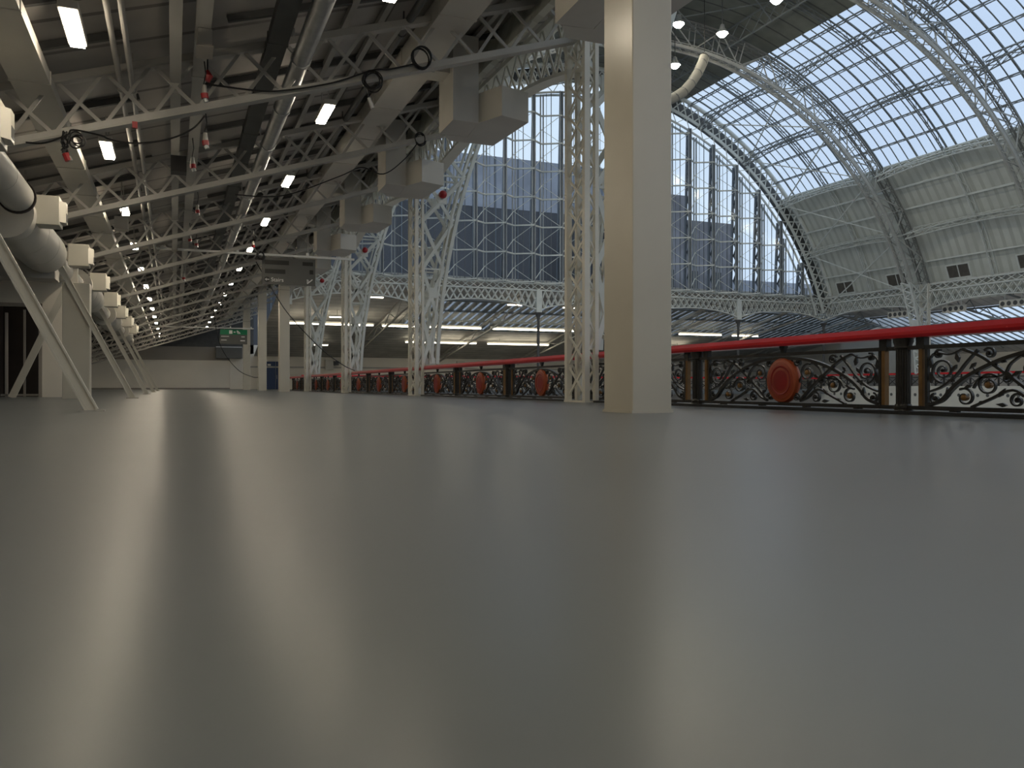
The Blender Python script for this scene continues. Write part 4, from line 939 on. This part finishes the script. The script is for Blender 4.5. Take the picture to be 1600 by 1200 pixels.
# dark flat junction above the white sign etc. small sensor
# ------------------------------------------------------------------ balustrade
XB = 6.97
def spiral(c, R, turns, a0, sgn, n=40, r_in=.18):
    out = []
    for i in range(n+1):
        t = i/n; rr = R*(1-t*(1-r_in)); a = a0+sgn*turns*2*PI*t; out.append((c[0]+rr*math.cos(a), c[1]+rr*math.sin(a)))
    return out
def cat2(P, sub=5): return [(p.y, p.z) for p in smooth_path([(0, a, b_) for a, b_ in P], sub)]
HP = 1.53
def balustrade_panel(label):
    t = thing('balustrade_section', label, 'balustrade section', group='cast iron scroll panels of the near balustrade')
    # local: x across rail, y along, z up
    fr_ = MB()
    fr_.box(-.035, .035, -HP, HP, .045, .085); fr_.box(-.03, .03, -HP, HP, .655, .695)
    fr_.box(-.02, .02, -HP, -HP+.03, .085, .655).box(-.02, .02, HP-.03, HP, .085, .655)
    for y in (-1.2, -.4, .4, 1.2): fr_.box(-.03, .03, y-.04, y+.04, 0, .045)
    fr_.build('frame', BLACKI, t)
    Z0 = .085; ZS = .57/.63
    def conv(P): return [(0, u, Z0+v*ZS) for u, v in P]
    st_ = MB(); ros = []
    for sg in (-1, 1):
        def rib_(P, w, dep=.03, taper=False, off=0):
            Q = [V((off, sg*p[1], p[2])) for p in conv(P)]; n = len(Q)
            ww = [w*(1-.55*i/(n-1)) for i in range(n)] if taper else w
            st_.path(Q, ww if taper else w, dep, up=(1,0,0))
        rib_(cat2([(0,.60),(.36,.575),(.64,.51),(.85,.43),(1.08,.31),(1.23,.19),(1.34,.07),(1.5,.01)]), .034, .05)
        rib_(cat2([(.30,.03),(.48,.20),(.74,.40),(.92,.53),(1.11,.61)]), .026, .04)
        rib_(cat2([(.30,.02),(.42,.07),(.60,.18),(.84,.08),(1.02,.0)]), .022, .035)
        rib_(cat2([(.95,.60),(1.08,.46),(1.18,.34),(1.33,.22),(1.48,.16)]), .020, .035)
        rib_(cat2([(.45,.57),(.62,.45),(.70,.33),(.92,.30),(1.0,.20)]), .018, .03)
        rib_(cat2([(1.12,.61),(1.25,.56),(1.42,.58),(1.50,.50)]), .016, .03)
        for (u, v, R, tn, a0, s2, ro) in ((.425,.40,.115,1.6,1.2,1,1),(.84,.23,.12,1.6,2.4,-1,1),(1.09,.10,.10,1.4,1.0,1,1),(.56,.075,.075,1.5,2.5,-1,0),(1.33,.39,.135,1.8,-1.4,1,0),(.83,.555,.06,1.4,.5,1,0),(.26,.54,.055,1.3,3,1,0),(.24,.07,.06,1.3,0,1,0),(1.42,.08,.06,1.4,1.5,-1,0),(.66,.30,.06,1.3,1,1,0),(1.38,.565,.05,1.2,2,-1,0)):
            rib_(spiral((u, v), R, tn, a0, s2), .020, .03, True)
            ros.append((sg*u, Z0+v*ZS, .030 if ro else .018, ro))
        # leaves
        for (u, v, a, s_) in ((.50,.52,.6,.06),(.56,.35,-.5,.07),(.70,.47,.3,.06),(.72,.14,2.2,.07),(.96,.36,.9,.07),(1.0,.44,-.8,.06),(1.17,.52,1.4,.08),(1.2,.42,-1.0,.06),(1.22,.28,.2,.06),(1.28,.14,1.5,.07),(.45,.24,1.0,.07),(.36,.15,-.6,.06),(.92,.05,2.8,.06),(1.47,.30,1.5,.08),(1.47,.46,1.6,.07),(.30,.30,1.3,.06),(.14,.56,2.8,.05),(1.05,.22,-.4,.06),(.70,.03,.1,.07)):
            dx, dy = math.cos(a)*s_, math.sin(a)*s_; nx, ny = -math.sin(a)*s_*.32, math.cos(a)*s_*.32
            poly = [(u-dx*.6, v-dy*.6), (u+nx, v+ny), (u+dx, v+dy), (u-nx, v-ny)]; C = conv(poly)
            vs = [(-.012, sg*p[1], p[2]) for p in C]+[(.012, sg*p[1], p[2]) for p in C]
            st_.add(vs, [(0,1,2,3),(7,6,5,4),(0,4,5,1),(1,5,6,2),(2,6,7,3),(3,7,4,0)])
    for (y, z, r_, ro) in ros:
        (MB() if ro else st_).lathe([(r_*.5, -.034), (r_, -.02), (r_, .02), (r_*.5, .034)], 'x', (0, y, z), 8) if not ro else MB().lathe([(r_*.4, -.036), (r_, -.026), (r_*1.1, 0), (r_, .026), (r_*.4, .036)], 'x', (0, y, z), 8).build('rosette', BRONZE, t, smooth=True)
    st_.build('scrollwork', BLACKI, t)
    md = thing('medallion', None, None); md.parent = t; md.location = (0, 0, .355)
    for k_ in ('label', 'category'):
        if k_ in md: del md[k_]
    m = MB(); m.lathe([(.02,-.052),(.10,-.052),(.155,-.048),(.165,-.056),(.178,-.056),(.185,-.044),(.205,-.044),(.215,-.05),(.225,-.05)], 'x', k=40)
    o = m.build('disc', REDM, None, smooth=True); o.parent = md
    m = MB(); m.lathe([(.225,-.05),(.235,-.042),(.262,-.040),(.280,-.018),(.280,.018),(.262,.04),(.02,.045)], 'x', k=40)
    o = m.build('rim', ORNG, None, smooth=True); o.parent = md
    bk = MB()
    for y in (0,): bk.add([(-.03,-.05,.78),(.03,-.05,.78),(.03,.05,.78),(-.03,.05,.78),(-.02,-.02,.69),(.02,-.02,.69),(.02,.02,.69),(-.02,.02,.69)], [(0,1,2,3),(7,6,5,4),(0,4,5,1),(1,5,6,2),(2,6,7,3),(3,7,4,0)])
    bk.build('rail_bracket', BLACKI, t)
    return t
def baluster_post(label):
    t = thing('balustrade_post', label, 'balustrade post', group='black fluted posts of the near balustrade')
    prof = []; k = 24; vs = []; m = MB()
    poly = []
    for j in range(48):
        a = 2*PI*j/48; r_ = .072*(1-.10*(j % 3 == 0)); poly.append((r_*math.cos(a), r_*math.sin(a)))
    m.prism(poly, .10, .66); m.build('fluted_shaft', BLACKI, t)
    MB().lathe([(.10,0),(.10,.03),(.085,.05),(.09,.07),(.078,.10)], k=20).build('foot', BLACKI, t, smooth=True)
    MB().lathe([(.078,.66),(.09,.68),(.085,.70),(.10,.74),(.10,.775)], k=20).build('capital', BLACKI, t, smooth=True)
    for s_ in (-1, 1): MB().box(-.03, .03, s_*.235-.022, s_*.235+.022, .085, .66).build('bronze_strip', BRONZE, t)
    m = MB()
    for s_ in (-1, 1): m.box(-.035, .035, s_*.235-.05, s_*.235+.05, .66, .775)
    m.box(-.03, .03, -.28, .28, .655, .695); m.build('top_rail', BLACKI, t)
    MB().box(-.03, .03, -.28, .28, .045, .085).build('bottom_rail', BLACKI, t)
    return t
def handrail(y0, y1, label):
    t = thing('handrail', label, 'handrail', (XB, y0, .775), group='red handrail lengths along the near balustrade')
    ln = y1-y0; prof = [(-.105, 0), (.105, 0), (.125, .03), (.125, .06), (.075, .112), (-.075, .112), (-.125, .06), (-.125, .03)]
    m = MB(); n = len(prof); vs = [(x, 0, z) for x, z in prof]+[(x, ln, z) for x, z in prof]
    m.add(vs, [tuple(range(n)), tuple(range(n, 2*n))[::-1]]+[(i, n+i, n+(i+1) % n, (i+1) % n) for i in range(n)])
    m.build('rail', RED, t)
    return t
NEARC = 13.6
cent = []
for bay in range(-3, 4):
    base = NEARC+BAY*bay; cent += [(bay, j, base+1.81+3.62*j) for j in range(3)]
p0 = q0 = None
vis = [c for c in cent if c[2] > 1.5]
PN = ['right of the picture edge', 'cut off by the right edge', 'with the large red medallion right of the big pillar', 'mostly hidden behind the big pillar'] + ['%s beyond the nearest lattice column' % s_ for s_ in ('first', 'second', 'third', 'fourth', 'fifth', 'sixth', 'seventh', 'eighth', 'ninth', 'tenth', 'eleventh', 'twelfth')]
vis = [c for c in cent if c[2] > .5 and c[2] < YG-1]
for i, (bay, j, y) in enumerate(vis):
    nm = PN[i]
    lab = 'black scrollwork balustrade section, ' + nm
    o = balustrade_panel(lab) if p0 is None else copy_tree(p0, (0,0,0), lab)
    p0 = p0 or o; o.location = (XB, y, 0)
posts_y = []
for bay in range(-1, 4):
    for j in (1, 2): posts_y.append(NEARC+BAY*bay+3.62*j)
posts_y = [y for y in posts_y if 4 < y < YG-1]
for i, y in enumerate(posts_y):
    lab = 'black fluted balustrade post with bronze strips, ' + (['right of the large red medallion', 'close right of the big pillar'][i] if i < 2 else '%s beyond the nearest lattice column' % ORD[i-2].replace('nearest', 'first'))
    o = baluster_post(lab) if q0 is None else copy_tree(q0, (0,0,0), lab); q0 = q0 or o; o.location = (XB, y, 0)
handrail(-4, NEARC+.12, 'red glossy handrail length nearest the camera, right of the first lattice column')
for k in range(4):
    y0 = NEARC+.55+BAY*k-.05; y1 = NEARC+BAY*(k+1)+.0
    if k == 3: y1 = YG-.5
    handrail(NEARC+BAY*k+.18-.0, y1, 'red handrail length between lattice columns, %s beyond the big pillar' % ['first', 'second', 'third', 'fourth'][k])
# white cheek plates beside each lattice column
ck = None
for k in range(4):
    for s_, nm in ((-1, 'near'),):
        y = NEARC+BAY*k+.02
        lab = 'white cheek plate closing the balustrade at the %s lattice column' % ['nearest', 'second', 'third', 'fourth'][k]
        if ck is None:
            ck = tag(MB().box(-.12, .07, -.02, .02, 0, .77).build('cheek_plate', WHITE), lab, 'plate', 'white plates beside the lattice columns'); o = ck
        else: o = copy_tree(ck, (0,0,0), lab)
        o.location = (XB, y, 0)
